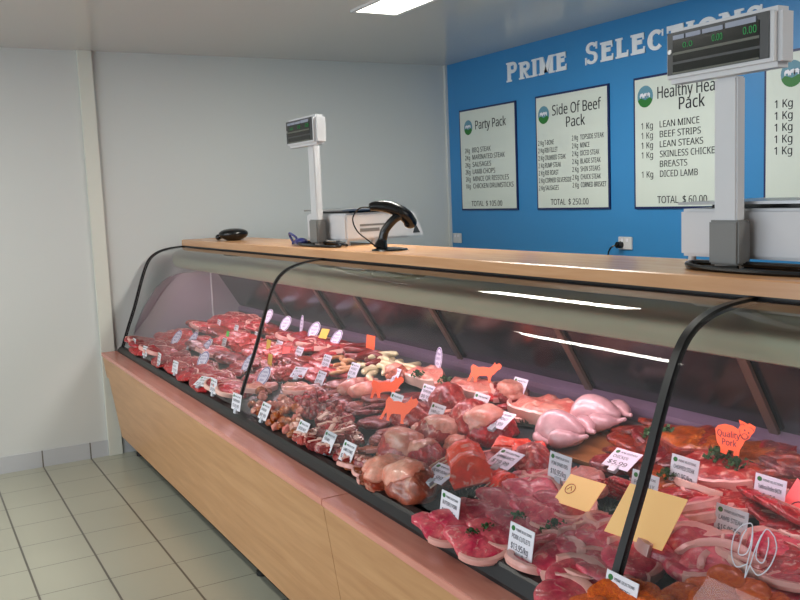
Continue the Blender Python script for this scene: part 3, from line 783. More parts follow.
def mk_chicken():
    bm = bmesh.new(); bmesh.ops.create_icosphere(bm, subdivisions=4, radius=1)
    for v in bm.verts:
        p = v.co.copy(); k = 1+.18*max(0, p.z)*(1-p.x*.4); w = 1-.28*max(0, p.x)
        keel = .06*math.exp(-(p.y/.3)**2)*max(0, p.z)
        crease = -.05*math.exp(-(((abs(p.y)-.55)/.12)**2))*max(0, p.z)
        v.co = Vector((p.x*.105*(1+.05*noise.noise(p*2)), p.y*.078*w, (max(p.z, -.62)+.62)*.062*k+(keel+crease)*.1))
    o = obj('whole_chicken', bm, MT['skin'])
    for s_ in (-1, 1):
        bm = bmesh.new(); tube(bm, smooth_path([(.02, s_*.055, .03), (.05, s_*.068, .045), (.085, s_*.055, .045), (.115, s_*.03, .04), (.145, s_*.018, .045)], 5), [.018, .024, .029, .032, .034, .035, .034, .033, .031, .029, .027, .025, .022, .018, .015, .012, .010, .009, .0085, .008, .004][:21], 14)
        obj('drumstick', bm, MT['skin'], o)
        bm = bmesh.new(); tube(bm, smooth_path([(-.06, s_*.06, .05), (-.03, s_*.085, .045), (.01, s_*.082, .03), (-.02, s_*.088, .02)], 5), [.012, .014, .016, .017, .017, .016, .015, .014, .013, .012, .012, .011, .010, .009, .008, .006], 10)
        obj('wing', bm, MT['skin'], o)
    return proto(o)
P_chicken = mk_chicken()
def mk_rack():
    # arched eye of meat, frenched ribs sticking out along the sides
    bm = bmesh.new(); n = 14; rows = []
    for k in range(n+1):
        x = -.07+.14*k/n; b = .004*math.sin(k*PI*.9)
        rows.append([bm.verts.new((x, y*(1+.04*noise.noise(Vector((x*30, y*9, 0)))), z+b)) for y, z in ((-.04, 0), (-.045, .02), (-.035, .045), (-.012, .058), (.015, .058), (.035, .042), (.042, .018), (.038, 0))])
    for a, b_ in zip(rows, rows[1:]):
        for i in range(8): bm.faces.new((a[i], a[(i+1) % 8], b_[(i+1) % 8], b_[i]))
    bm.faces.new(rows[0]); bm.faces.new(rows[-1][::-1])
    o = obj('lamb_rack', bm, MT['salmonmeat'])
    for k in range(6):
        for s_ in (-1,):
            x = -.06+.024*k; bm = bmesh.new()
            tube(bm, smooth_path([(x, s_*.03, .034), (x, s_*.07, .022), (x+.002, s_*.11, .002)], 4), .0023, 8); obj('rib_bone', bm, MT['bone'], o)
    return proto(o)
P_rack = mk_rack()
def mk_block(name, L_, W_, T_, m, capm, seed):
    bm = bmesh.new(); box(bm, -L_/2, L_/2, -W_/2, W_/2, 0, T_, bev=.008)
    bmesh.ops.subdivide_edges(bm, edges=[e for e in bm.edges if e.calc_length() > .03], cuts=4, use_grid_fill=True)
    for v in bm.verts: v.co += Vector([noise.noise(v.co*16+Vector((seed+j*9, 0, 0))) for j in range(3)])*.008; v.co.z = max(0, v.co.z)
    o = obj(name, bm, m)
    bm = bmesh.new(); box(bm, -L_/2+.002, L_/2-.002, -W_/2-.003, -W_/2+.006, .004, T_-.002, bev=.003)
    for v in bm.verts: v.co += Vector([noise.noise(v.co*16+Vector((seed+j*9, 0, 0))) for j in range(3)])*.005
    obj('fat_edge', bm, capm, o)
    return proto(o)
P_salmon = mk_block('pink_meat_block', .12, .075, .035, MT['salmonmeat'], MT['fat'], 3)
P_belly = mk_steak('pork_belly', .10, .05, .030, 5, MT['palemeat'], MT['fat'], .010, (3.2, 6.1), amp=.012)
P_brisket = mk_steak('brisket_slab', .135, .062, .042, 8, MT['palemeat'], MT['whitefat'], .010, (3.2, 6.1), amp=.016)
P_slab = mk_steak('marinated_slab', .115, .07, .030, 11, MT['brownmeat'], MT['marinade'], .008, (3.2, 6.1), amp=.012)
P_redslab = mk_steak('beef_slab', .10, .065, .026, 14, MT['lamb'], MT['fat'], .006, (3.2, 6.1), amp=.012)
def mk_saus(name, L_, r, m, bend):
    P_ = [(L_*(u-.5)*math.cos(0), bend*(1-(2*u-1)**2), r) for u in [k/12 for k in range(13)]]
    rad = [r*min(1, math.sqrt(max(.04, 1-(abs(2*k/12-1)*1.0)**8))) for k in range(13)]; rad[0] = rad[-1] = r*.35
    bm = bmesh.new(); tube(bm, P_, rad, 12); return proto(obj(name, bm, m))
P_sr = [mk_saus('red_sausage', .13, .0125, MT['sausred'], .02), mk_saus('red_sausage', .12, .0125, MT['sausred'], .035)]
P_st = [mk_saus('tan_sausage', .11, .011, MT['saustan'], .03)]
P_sw = [mk_saus('pale_sausage', .13, .013, MT['sauswhite'], .025)]
def mk_trotter():
    o = obj('pork_trotter', blob_mesh(.06, .032, .03, 120, .15, 1.5, sub=3, flat=.5), MT['palemeat'])
    for k in range(4):
        y = -.024+.016*k; bm = bmesh.new(); tube(bm, smooth_path([(.03, y*.7, .018), (.065, y*1.1, .022), (.10, y*1.6, .020)], 4), [.010, .010, .0095, .009, .0085, .008, .007, .006, .004], 9); obj('toe', bm, MT['palemeat'], o)
    return proto(o)
P_trot = mk_trotter()
def mk_parsley():
    bm = bmesh.new(); rnd = random.Random(3)
    for k in range(70):
        a = rnd.uniform(0, 2*PI); r = rnd.uniform(0, .026); z = rnd.uniform(.004, .028)*(1-r/.04)
        c = Vector((r*math.cos(a), r*math.sin(a), z)); n_ = Vector((rnd.uniform(-1, 1), rnd.uniform(-1, 1), rnd.uniform(.2, 1))).normalized()
        u_ = n_.cross(Vector((.3, .5, .8))).normalized(); w_ = n_.cross(u_); s_ = rnd.uniform(.004, .007)
        vs = [bm.verts.new(c+(u_*math.cos(q)+w_*math.sin(q))*s_*(1 if i % 2 else .55)) for i, q in enumerate([2*PI*j/8 for j in range(8)])]
        bm.faces.new(vs)
    o = obj('parsley_sprig', bm, MT['parsley'], None, False)
    bm = bmesh.new(); tube(bm, [(0, 0, 0), (.005, .003, .018)], .0015, 6); obj('stem', bm, MT['parsley'], o)
    return proto(o)
P_pars = mk_parsley()

USED = set()
CNT = {}
def put(P, u, v, rz=0, s=1, label=None, cat='meat', group=None, h=.0, tilt=(0, 0), zoff=.0):
    """copy of P resting on the deck at the measured spot"""
    src = P[CNT.setdefault(id(P), 0) % len(P)] if isinstance(P, list) else P
    if isinstance(P, list): CNT[id(P)] += 1
    c = D(u, v, .02+h); z = deck_z(c.y)+.004+h+zoff
    o = dup(src, (c.x, c.y, z), (R(11)+R(tilt[0]), R(tilt[1]), R(rz)), s)
    tag(o, label, cat, group); return o
def putw(P, x, y, rz=0, s=1, label=None, cat='meat', group=None, h=.0, tilt=(0, 0)):
    src = P[CNT.setdefault(id(P), 0) % len(P)] if isinstance(P, list) else P
    if isinstance(P, list): CNT[id(P)] += 1
    o = dup(src, (x, y, deck_z(y)+.004+h), (R(11)+R(tilt[0]), R(tilt[1]), R(rz)), s)
    tag(o, label, cat, group); return o
rnd = random.Random(11)

# ---- trays under the displays (shallow dark trays, world grid)
def tray(x0, x1, y0, y1, label, m='blackgloss'):
    t = empty('meat_tray', ((x0+x1)/2, (y0+y1)/2, deck_z((y0+y1)/2)+.002), (math.atan(.2), 0, 0))
    a, b = (x1-x0)/2, (y1-y0)/2
    obj('tray_base', boxes((-a, a, -b, b, 0, .003)), MT[m], t, False)
    obj('tray_rim', boxes((-a, a, -b, -b+.004, 0, .014), (-a, a, b-.004, b, 0, .014), (-a, -a+.004, -b, b, 0, .014), (a-.004, a, -b, b, 0, .014)), MT[m], t, False)
    return tag(t, label, 'tray', None)

# ---- left bay: three rows of cut beef
rowlab = ['front', 'middle', 'rear']
cells = [.35, .53, .73, .96, 1.19, 1.42, 1.65, 1.90]
onames = ['first', 'second', 'third', 'fourth', 'fifth', 'sixth', 'seventh', 'eighth']
for ri, (y, rl) in enumerate(((.02, 'front row'), (.19, 'second row'), (.36, 'third row'), (.53, 'rear row'))):
    for ci, x in enumerate(cells):
        mode = (ri*3+ci*2+ci//3) % 4
        if (ri, ci) in ((2, 6), (2, 4), (1, 1)):
            putw(P_mince, x, y, 10, .95, 'mound of red mince, left bay %s, %s from the end panel' % (rl, onames[ci]), 'mince'); continue
        g = 'left bay %s, %s pile' % (rl, onames[ci])
        P_, w_ = ((P_beef, 'red beef steak'), (P_strip, 'long pink beef strip'), (P_dark, 'dark beef steak') if ri else (P_strip, 'long pink beef strip'), (P_strip, 'long pink beef strip'))[mode]
        for k in range(5):
            lb = '%s, left bay %s, %s pile from end panel' % (w_, rl, onames[ci])
            if P_ is not P_strip: putw(P_, x-.07+.036*k, y+rnd.uniform(-.02, .02), 80+rnd.uniform(-20, 20), rnd.uniform(.95, 1.2), lb, 'meat', g, h=.014+.005*(k % 2), tilt=(0, 14))
            else: putw(P_, x+rnd.uniform(-.025, .025), y-.062+.031*k, 5+rnd.uniform(-12, 12), rnd.uniform(.9, 1.1), lb, 'meat', g, h=.010+.007*(k % 2), tilt=(8, rnd.uniform(-5, 5)))

# ---- second bay, rear, beside the first seam: beef rows
def heap(P, spots, label, group, cat='meat', h=.0, s=1, rz=(0, 360), tilt=8):
    for i, q in enumerate(spots):
        u, v = q[0], q[1]; hh = q[2] if len(q) > 2 else 0
        put(P, u, v, rnd.uniform(*rz), s*rnd.uniform(.9, 1.12), label, cat, group, h=h+hh, tilt=(rnd.uniform(-tilt, tilt), rnd.uniform(-tilt, tilt)))
heap(P_beef, [(283, 338), (292, 343), (303, 347), (314, 350), (324, 354), (334, 352), (345, 350), (338, 345), (300, 338), (312, 342)], 'red beef steak in the rear row just past the first glass seam', 'rear row beef steaks past the first seam', h=.012, s=1.15, tilt=14)
heap(P_strip, [(282, 356), (292, 360), (303, 364), (314, 368), (326, 366), (336, 371), (312, 375), (298, 371), (286, 366)], 'pinkish beef strip in the middle row just past the first glass seam', 'middle row beef strips past the first seam', h=.012, s=1.0, rz=(-20, 20))
# pale fillets and white-pink slab
put(P_belly, 300, 389, 12, .95, 'pale pink and white meat slab behind the diced beef heap', 'meat', h=.02)
put(P_belly, 262, 386, 70, .8, 'pale cream meat slab against the first glass seam', 'meat', h=.01)
put(P_mince, 290, 374, 0, .8, 'small red mince mound behind the pale meat slab', 'mince', h=.0)
# marinated chicken pieces and diced beef
sp = []
for k in range(34):
    sp.append((rnd.uniform(258, 300), 0, 0))
sp = [(u, 396+(u-258)*.38+rnd.uniform(-10, 14), rnd.uniform(0, .03)) for u, _, _ in sp]
heap(P_tan, sp, 'tan marinated chicken piece heaped at the front glass beside diced beef', 'marinated chicken pieces at the front glass')
sp = []
for k in range(75):
    a = rnd.uniform(0, 2*PI); r = math.sqrt(rnd.random()); sp.append((318+34*r*math.cos(a)+6*r*math.sin(a), 404+15*r*math.sin(a)+7*r*math.cos(a), .04*(1-r)+.005))
heap(P_dice, sp, 'dark red diced beef lump in the heap behind the chicken pieces', 'diced beef heap', s=1.05)
# kebab cubes
sp = [(330+rnd.uniform(-8, 30), 0) for _ in range(26)]
sp = [(u, 425+(u-330)*.35+rnd.uniform(-9, 10), rnd.uniform(0, .025)) for u, _ in sp]
heap(P_cut, sp, 'cubed red meat with white fat seam, heap right of the diced beef', 'cubed meat with fat seams', s=.95, tilt=20)
sp = [(312+rnd.uniform(-8, 10), 438+rnd.uniform(-8, 6), rnd.uniform(0, .012)) for _ in range(10)]
heap(P_cut[1:], sp, 'pinkish cubed lamb piece between the front price tags', 'pink lamb cubes between front tags', s=.85, tilt=20)
# grilling steaks
heap(P_brown, [(360, 452), (370, 458), (381, 457), (372, 447), (362, 462), (392, 452)], 'brown marinated grilling steak left of the fat-capped roasts', 'brown grilling steaks', h=.008, s=.8, tilt=10)
# roasts
put(P_roast[1], 386, 478, 100, .95, 'pork roast with pale fat cap at the front glass, left of the pair', 'roast', h=.0)
put(P_roast[1], 414, 489, 10, 1.1, 'largest orange-pink pork roast with thick fat cap at the front glass', 'roast', h=.0)
put(P_roast[0], 404, 452, 30, 1.05, 'boned lamb roast behind the front pork roasts', 'roast')
put(P_roast[2], 428, 460, -20, .9, 'dark pink beef roast left of the lamb rack', 'roast')
put(P_roast[0], 441, 437, 70, 1.0, 'lamb shoulder roast behind the beef roast', 'roast', h=.01)
put(P_leg, 470, 424, 130, 1.05, 'large lamb leg with bone end in the middle of the case', 'lamb leg', h=.01)
put(P_leg, 446, 403, 160, .95, 'lamb leg beneath two upright price tags', 'lamb leg', h=.01)
put(P_leg, 418, 420, 20, .85, 'lamb leg behind the lowest orange cow card', 'lamb leg', h=.0)
put(P_roast[2], 487, 432, 50, 1.15, 'dark rolled beef roast under the tilted lilac price tag', 'roast', h=.0)
put(P_brisket, 470, 390, 5, 1.0, 'pale pink brisket slab under the orange cow card at the rear', 'meat', h=.005)
put(P_roast[0], 512, 397, 10, .85, 'brownish roast behind the rear price tag', 'roast', h=.0)
put(P_brisket, 425, 378, -5, 1.0, 'cream coloured meat slab with green garnish below the single oval sign', 'meat', h=.01)
put(P_brisket, 545, 414, 5, 1.15, 'long pale brisket slab behind the whole chickens', 'meat', h=.005)
put(P_roast[1], 398, 375, 0, .7, 'round pink ham end beside the cream meat slab', 'roast', h=.02)
for i, (u, v) in enumerate([(418, 372), (445, 378)]):
    put(P_pars, u, v, 0, 1.1, ['green parsley sprig on left of the cream meat slab', 'green parsley sprig on right of the cream meat slab'][i], 'garnish', h=.058)
put(P_trot, 354, 388, 100, 1.25, 'pale pig trotter splayed beside the diced beef', 'trotter', h=.02)
put(P_trot, 366, 391, 80, 1.2, 'pale pig trotter left of the orange cow cards', 'trotter', h=.02)
# dark beef between
heap(P_dark, [(380, 420), (395, 428), (408, 434), (418, 398), (432, 404), (402, 402), (375, 405), (388, 436)], 'dark red steak around the orange cow cards', 'dark steaks around the cow cards', h=.004, s=.95)
# sausages
sp = [(350+rnd.uniform(-4, 30), 0, rnd.uniform(.0, .04)) for _ in range(18)]
heap(P_sr, [(u, 350+(u-350)*.28+rnd.uniform(-7, 5), h_) for u, _, h_ in sp], 'dark red sausage in the rear tray under the orange square card', 'dark red sausages', 'sausage', h=.01)
heap(P_st, [(340+rnd.uniform(-6, 24), 360+rnd.uniform(-5, 10), rnd.uniform(0, .02)) for _ in range(16)], 'tan sausage in front of the dark red sausages', 'tan sausages', 'sausage', h=.01, s=.8)
heap(P_sw, [(384+rnd.uniform(-6, 26), 0, rnd.uniform(.01, .04)) for _ in range(0)] + [(380+3.2*k, 356+1.2*k+rnd.uniform(-3, 5), .01+.02*(k % 2)) for k in range(11)], 'pale cream sausage in the rear tray left of the oval sign', 'pale cream sausages', 'sausage', h=.01)
heap(P_sw, [(366, 367, .01), (372, 371, .015), (380, 369, .02), (374, 376, .01)], 'pale cream sausage lying before the dark red sausages', 'cream sausages before the red ones', 'sausage', h=.01)
heap(P_tan, [(252+6*k, 404+3.3*k+rnd.uniform(-4, 3), rnd.uniform(0, .015)) for k in range(11)], 'small tan chicken piece in the first line against the front glass', 'front line of chicken pieces')
heap(P_cut[1:], [(300+5.5*k, 436+2.6*k+rnd.uniform(-4, 3), rnd.uniform(0, .01)) for k in range(12)], 'pink lamb cube in the first line against the front glass', 'front line of lamb cubes', s=.85, tilt=20)
heap(P_brown, [(352, 463), (364, 470), (376, 476), (352, 452), (344, 446)], 'brown grilling steak directly at the front glass', 'front brown steaks', h=.004, s=.75)
heap(P_roast[:1], [(458, 447), (450, 420), (425, 436), (500, 428)], 'dark red lamb piece wedged among the large roasts', 'lamb pieces among the roasts', h=.0, s=.62)
heap(P_dark, [(412, 462), (432, 480), (440, 470), (420, 447), (392, 444)], 'dark red steak tucked between the front roasts', 'dark steaks between the roasts', h=.0, s=.9)
heap(P_beef, [(450, 388), (462, 384), (495, 392), (503, 388), (520, 404), (535, 410)], 'pale pink steak along the rear rail by the brisket', 'rear pink steaks by the brisket', h=.012, s=.9)
heap(P_chop, [(530, 470), (512, 479), (548, 470)], 'pink chop behind the pork chop lines', 'chops behind the lines', h=.006, s=.9)
heap(P_curl, [(545, 548), (532, 560), (586, 570)], 'thick chop low beside the pork cutlets tag', 'chops by the pork cutlets tag', h=.004, s=.95)
heap(P_beef, [(690, 492), (702, 486), (715, 492), (678, 500), (730, 500), (740, 508)], 'dull pink steak behind the lower right price tag', 'steaks behind the lower right tag', h=.006, s=1.0)
heap(P_dark, [(690, 452), (730, 460), (745, 466), (770, 470), (785, 474), (676, 458)], 'dark marinated steak around the brown slabs', 'dark steaks around the slabs', h=.006, s=1.0)
heap(P_curl, [(735, 548), (748, 556), (722, 552), (730, 570), (775, 545)], 'pale pink slice in front of the lower right tag', 'slices before the lower right tag', h=.008, s=1.0)
heap(P_tan, [(254+5.5*k, 411+3.1*k+rnd.uniform(-3, 3), rnd.uniform(0, .01)) for k in range(8)], 'small tan chicken piece touching the black front rail', 'chicken pieces touching the rail', s=.9)
heap(P_dark, [(322, 388), (334, 392), (346, 398), (358, 405), (340, 383), (366, 412), (376, 396)], 'dark red steak between the diced beef and the trotters', 'dark steaks by the trotters', h=.008, s=.95)
# rack, blocks
put(P_rack, 470, 470, -28, 1.35, 'salmon-pink lamb rack with thin white rib bones to its left', 'lamb rack', h=.02)
put(P_rack, 500, 480, -5, .8, 'short lamb rack with ribs in front of the salmon-pink rack', 'lamb rack', h=.0)
put(P_salmon, 512, 446, 40, .9, 'salmon-pink meat block left of the front whole chicken', 'meat', h=.02)
put(P_salmon, 529, 449, 60, .85, 'salmon-pink meat block touching the front whole chicken', 'meat', h=.02)
put(P_strip[0], 487, 455, 60, 1.0, 'long pink strip pointing up behind the rib bones', 'meat', h=.02)
put(P_leg, 530, 463, 170, .8, 'pink lamb shank behind the dark green divider', 'lamb shank', h=.0)
# chickens
put(P_chicken, 563, 437, 8, .82, 'whole raw chicken in front, left of the pair', 'chicken', h=.004, tilt=(0, -6))
put(P_chicken, 598, 421, 12, .82, 'whole raw chicken at the rear rail, right of the pair', 'chicken', h=.004, tilt=(0, -6))
# pork chops, two overlapping lines
c1 = [(462, 518), (486, 508), (510, 498), (533, 488)]
for u, v in c1: put(P_chop, u, v, 10+rnd.uniform(-12, 12), 1.0, 'pink pork chop with fat rim in the back line left of the amber reflection', 'pork chop', 'back line of pork chops', h=.02, tilt=(-2, 14))
c2 = [(444, 523), (478, 538), (500, 528), (522, 518), (545, 508), (566, 500)]
for u, v in c2: put(P_chop, u, v, 5+rnd.uniform(-12, 12), .98, 'pink pork chop with fat rim in the front line by the dark rail', 'pork chop', 'front line of pork chops', h=.02, tilt=(-2, 14))
for i, (u, v) in enumerate([(472, 528), (487, 523), (518, 511)]):
    put(P_pars, u, v, 40*i, .75, ['dark green sprig leftmost on the pork chops', 'small dark green sprig second on the pork chops', 'dark green sprig on the back line of pork chops'][i], 'garnish', h=.04)
put(P_pars, 556, 523, 0, 1.2, 'green parsley clump between pork chops and pork belly', 'garnish', h=.008)
put(P_pars, 548, 528, 60, 1.0, 'green parsley clump left of the rind-on chops', 'garnish', h=.008)
# rind-on chops front
for i, (u, v, rz) in enumerate([(556, 556, -30), (580, 546, 40), (600, 538, 60), (620, 540, 40), (572, 578, 20), (600, 566, 30), (628, 558, 30), (560, 596, 0)]):
    put(P_curl, u, v, rz, 1.08, 'thick pink chop with broad pale rind at the front right of middle bay', 'pork chop', 'thick rind-on pork chops', h=.014, tilt=(rnd.uniform(-8, 8), 9))
heap(P_curl, [(575, 530), (595, 524), (610, 522), (630, 530)], 'pink pork piece lying between the two amber reflections', 'pork pieces between amber cards', h=.008, s=.85)
# belly and striped rib slab
put(P_belly, 590, 484, -30, 1.0, 'pale pork belly slab behind the left amber reflection', 'meat', h=.01)
for k in range(6):
    put(P_strip, 606+5*k, 487-1*k, 60, .55, 'striped red and white belly rasher behind the amber reflections', 'rasher', 'belly rashers', h=.012+.002*k, tilt=(0, 25))
# brown tray and marinated meats at the rear
tr_c = D(600, 452, 0)
tray(tr_c.x-.16, tr_c.x+.12, tr_c.y-.09, tr_c.y+.09, 'brown shallow tray right of the front whole chicken', 'tan_tray')
heap(P_dark, [(640, 428), (652, 434), (628, 440), (640, 446), (655, 448), (664, 440), (630, 452), (622, 462), (638, 462), (650, 470)], 'dark red marinated steak behind the second glass seam', 'dark marinated steaks behind second seam', h=.008, s=1.05, tilt=12)
heap([P_dark[1]], [(665, 425), (655, 422), (672, 430)], 'orange-red marinated steak garnished at the rear rail', 'orange-red steaks at the rear rail', h=.02, s=.8)
put(P_pars, 652, 431, 10, 1.2, 'green sprig on the marinated steaks left of the seam', 'garnish', h=.035)
put(P_pars, 668, 428, 70, 1.1, 'green sprig on the marinated steaks right of the seam', 'garnish', h=.035)
put(P_slab, 706, 444, 12, 1.1, 'reddish brown marinated slab at the rear, left of the pig card', 'meat', h=.01)
put(P_slab, 758, 457, 12, 1.0, 'reddish brown marinated slab at the rear, right of the pig card', 'meat', h=.01)
heap(P_dark, [(775, 448), (790, 455), (800, 462), (785, 463), (700, 436)], 'dark marinated steak at the rear rail near the right frame edge', 'dark steaks at the right rear', h=.02, s=1.0)
put(P_redslab, 716, 470, 5, 1.15, 'dull red beef slab behind the front right price tag', 'meat', h=.01)
put(P_slab, 672, 487, 10, .9, 'tan marinated slab under the white price tag past the seam', 'meat', h=.0)
put(P_redslab, 756, 480, 10, .9, 'dull pink beef slab left of the bacon price tag', 'meat', h=.0)
put(P_pars, 718, 452, 0, 1.3, 'green sprig between two marinated slabs', 'garnish', h=.045)
put(P_pars, 738, 462, 0, 1.3, 'green sprig right of the dull red beef slab', 'garnish', h=.03)
put(P_pars, 668, 470, 0, 1.0, 'green sprig in front of dark marinated steaks', 'garnish', h=.04)
# right-hand bay
heap(P_curl, [(688, 505), (706, 512), (690, 520)], 'pale pink meat slice left of the front right price tag', 'pale pink slices past the seam', h=.01, s=1.1)
heap(P_curl, [(672, 552), (690, 562), (712, 570), (700, 548)], 'pink ham steak ringed with pale rind past the seam', 'ringed ham steaks', h=.012, s=1.15, tilt=12)
heap(P_crumb, [(588, 598), (612, 590), (636, 586), (655, 592)], 'orange crumbed schnitzel at the front left of the second seam', 'crumbed schnitzels before the seam', h=.045, s=.62, rz=(-40, 40), tilt=12)
heap(P_crumb, [(686, 592), (708, 582), (728, 578), (746, 590), (716, 598), (736, 604), (766, 600)], 'orange crumbed schnitzel at the lower right past the seam', 'crumbed schnitzels past the seam', h=.04, s=.68, rz=(-40, 40), tilt=12)
for k in range(7):
    put(P_strip, 768+6*k, 497+3*k, 40, .75, 'pink and white bacon rasher below the bacon price tag', 'rasher', 'bacon rashers', h=.01+.003*k, tilt=(0, 22))
heap(P_beef, [(786, 515), (800, 522), (768, 510)], 'pinkish red steak beside the fluoro pink card', 'steaks by the pink card', h=.01, s=.8)
heap(P_beef, [(750, 545), (772, 552), (795, 560), (780, 575), (760, 568)], 'pink steak behind the glass sticker at lower right', 'steaks behind the glass sticker', h=.01, s=1.0, tilt=12)
heap(P_chop, [(795, 592), (812, 600), (800, 578)], 'pale chop in the lower right corner of the case', 'chops in the lower right corner', h=.01, s=1.0, tilt=10)
# dark green plastic divider strips
def strip(u0, v0, u1, v1, label):
    a, b = D(u0, v0, .01), D(u1, v1, .01); d = b-a; L_ = math.hypot(d.x, d.y); bm = bmesh.new(); rn = random.Random(5)
    box(bm, 0, L_, -.018, .018, 0, .008)
    for k in range(int(L_*700)):
        x = rn.uniform(0, L_); y = rn.uniform(-.02, .02); q = rn.uniform(-.008, .008); hh = rn.uniform(.01, .022)
        vs = [bm.verts.new(p_) for p_ in ((x-.003, y, .006), (x+.003, y+.001, .006), (x+q, y+q, .006+hh))]; bm.faces.new(vs)
    o = obj('garnish_strip', bm, MT['plasticgreen'], None, False, loc=(a.x, a.y, deck_z(a.y)+.006))
    o.rotation_euler = Vector((d.x, d.y, deck_z(b.y)-deck_z(a.y))).to_track_quat('X', 'Z').to_euler()
    tag(o, label, 'garnish strip')
strip(455, 500, 560, 455, 'dark green plastic garnish strip between lamb rack and pork chops')
strip(352, 400, 420, 432, 'dark green garnish strip behind the orange cow card')
strip(268, 380, 345, 395, 'dark green garnish strip behind the diced beef')
strip(395, 462, 350, 443, 'dark green garnish strip left of the front roasts')
strip(600, 512, 650, 500, 'dark green garnish strip between the amber reflections')
strip(700, 530, 790, 545, 'dark green garnish strip below the front right price tag')
strip(770, 470, 700, 492, 'dark green garnish strip left of the bacon price tag')
strip(538, 425, 500, 420, 'dark green garnish strip behind the salmon-pink blocks')
strip(300, 350, 262, 345, 'dark green garnish strip behind the yellow cards')

# ------------------------------------------------------------------ signs in the meat
TW_, TH_ = .088, .068
def price_tag(u, v, lines, label, lean=18, yaw=0, s=1.0, h=.03, lilac=False):
    """u, v: middle of the card"""
    zc = .034*s
    c = D(u, v, h+zc)
    t = empty('price_tag', (c.x, c.y, deck_z(c.y)+h), (-R(lean), 0, R(yaw))); t.scale = (s, s, s)
    obj('card', boxes((-TW_/2, TW_/2, -.0008, .0008, 0, TH_)), MT['ovalcard' if lilac else 'card'], t, False)
    obj('holder', boxes((-.012, .012, -.004, .006, -.014, .006)), MT['clear'], t, False)
    bm = bmesh.new(); vs = [bm.verts.new((-.031+.007*math.cos(a), -.0012, .056+.006*math.sin(a))) for a in [2*PI*k/14 for k in range(14)]]; bm.faces.new(vs)
    obj('logo', bm, MT['logogreen'], t, False)
    join_text([('PRIME SELECTIONS', -.02, .053, .055, .0055, None), (lines[0], -.033, .034, None, .010, .066), (lines[1], -.033, .010, .062, .014, None)], -.0013, MT['inkgrey'], t)
    return tag(t, label, 'price tag')
def oval_sign(u, v, label, yaw=0, lean=8, s=1.0, h=.03):
    c = D(u, v, h+.05*s)
    t = empty('oval_sign', (c.x, c.y, deck_z(c.y)+h), (-R(lean), 0, R(yaw))); t.scale = (s, s, s)
    pts = [(.036*math.cos(2*PI*k/28), .052+.052*math.sin(2*PI*k/28)) for k in range(28)]
    obj('card', poly_plate(pts, .0016), MT['ovalcard'], t, False)
    bm = bmesh.new(); n = 28
    a = [bm.verts.new((.033*math.cos(2*PI*k/n), -.0012, .052+.049*math.sin(2*PI*k/n))) for k in range(n)]
    b = [bm.verts.new((.0285*math.cos(2*PI*k/n), -.0012, .052+.0435*math.sin(2*PI*k/n))) for k in range(n)]
    for k in range(n): j = (k+1) % n; bm.faces.new((a[k], a[j], b[j], b[k]))
    obj('border', bm, MT['purple'], t, False)
    join_text([('PRIME', -.018, .070, .036, .009, None), ('QUALITY', -.022, .050, .044, .011, None), ('BEEF', -.013, .030, .026, .009, None)], -.0013, MT['purple'], t)
    obj('holder', boxes((-.01, .01, -.003, .005, -.014, .006)), MT['clear'], t, False)
    return tag(t, label, 'sign')
# front-row tags of the left bay
fl = [(133, 343), (144, 351), (158, 358.5), (174, 367), (198, 379), (212, 386), (235, 402)]
on = ['first', 'second', 'third', 'fourth', 'fifth', 'sixth', 'seventh']
for i, (u, v) in enumerate(fl):
    price_tag(u, v, [['RUMP STEAK', '$14.99'], ['BLADE STEAK', '$10.99'], ['TOPSIDE', '$11.99'], ['SCOTCH', '$19.99'], ['T-BONE', '$16.99'], ['ROUND', '$10.99'], ['PORTERHOUSE', '$18.99']][i],
              'small white price tag, %s from the left along the front glass' % on[i], s=.78+.03*i, lean=60 if i == 4 else 12, h=.034, yaw=[0, 5, -4, 3, 20, 0, 4][i])
for i, (u, v, w) in enumerate([(196, 331, 'above the chain of oval signs'), (217.5, 323.5, 'beside the white corner strip'), (235, 329, 'topmost in the left bay rear row'), (223, 342, 'under the small green card'), (255, 336, 'left of the first seam among oval signs'), (209, 343, 'behind the oval signs')]):
    price_tag(u, v, ['STEAK', '$12.99'], 'small white price tag in the left bay %s' % w, s=.68, h=.02)
for (u, v, w, yw) in [(172, 337, 'leftmost oval sign, in the left bay', 20), (187.5, 339, 'second oval sign from the left', 15), (200, 347, 'third oval sign from the left', 10), (199, 359, 'tilted oval sign below the third', 30), (258, 376, 'oval sign right of the first seam, lowest', 20), (242, 362, 'oval sign just left of the first seam', 10), (263.5, 316, 'oval sign highest, crossed by the first seam', 20), (281.5, 323, 'slanted oval sign past the first seam', 25), (300, 325, 'upright oval sign, left of a leaning one', -10), (310, 329.5, 'leaning oval sign right of the upright one', 25), (331, 338, 'oval sign beside the yellow square card', 15), (436.5, 360, 'single upright oval sign above the cream meat slab', -10)]:
    oval_sign(u, v, 'white and purple oval sign, '+w, yaw=yw, s=.95 if u != 199 else .9, lean=10 if yw < 0 else 38)
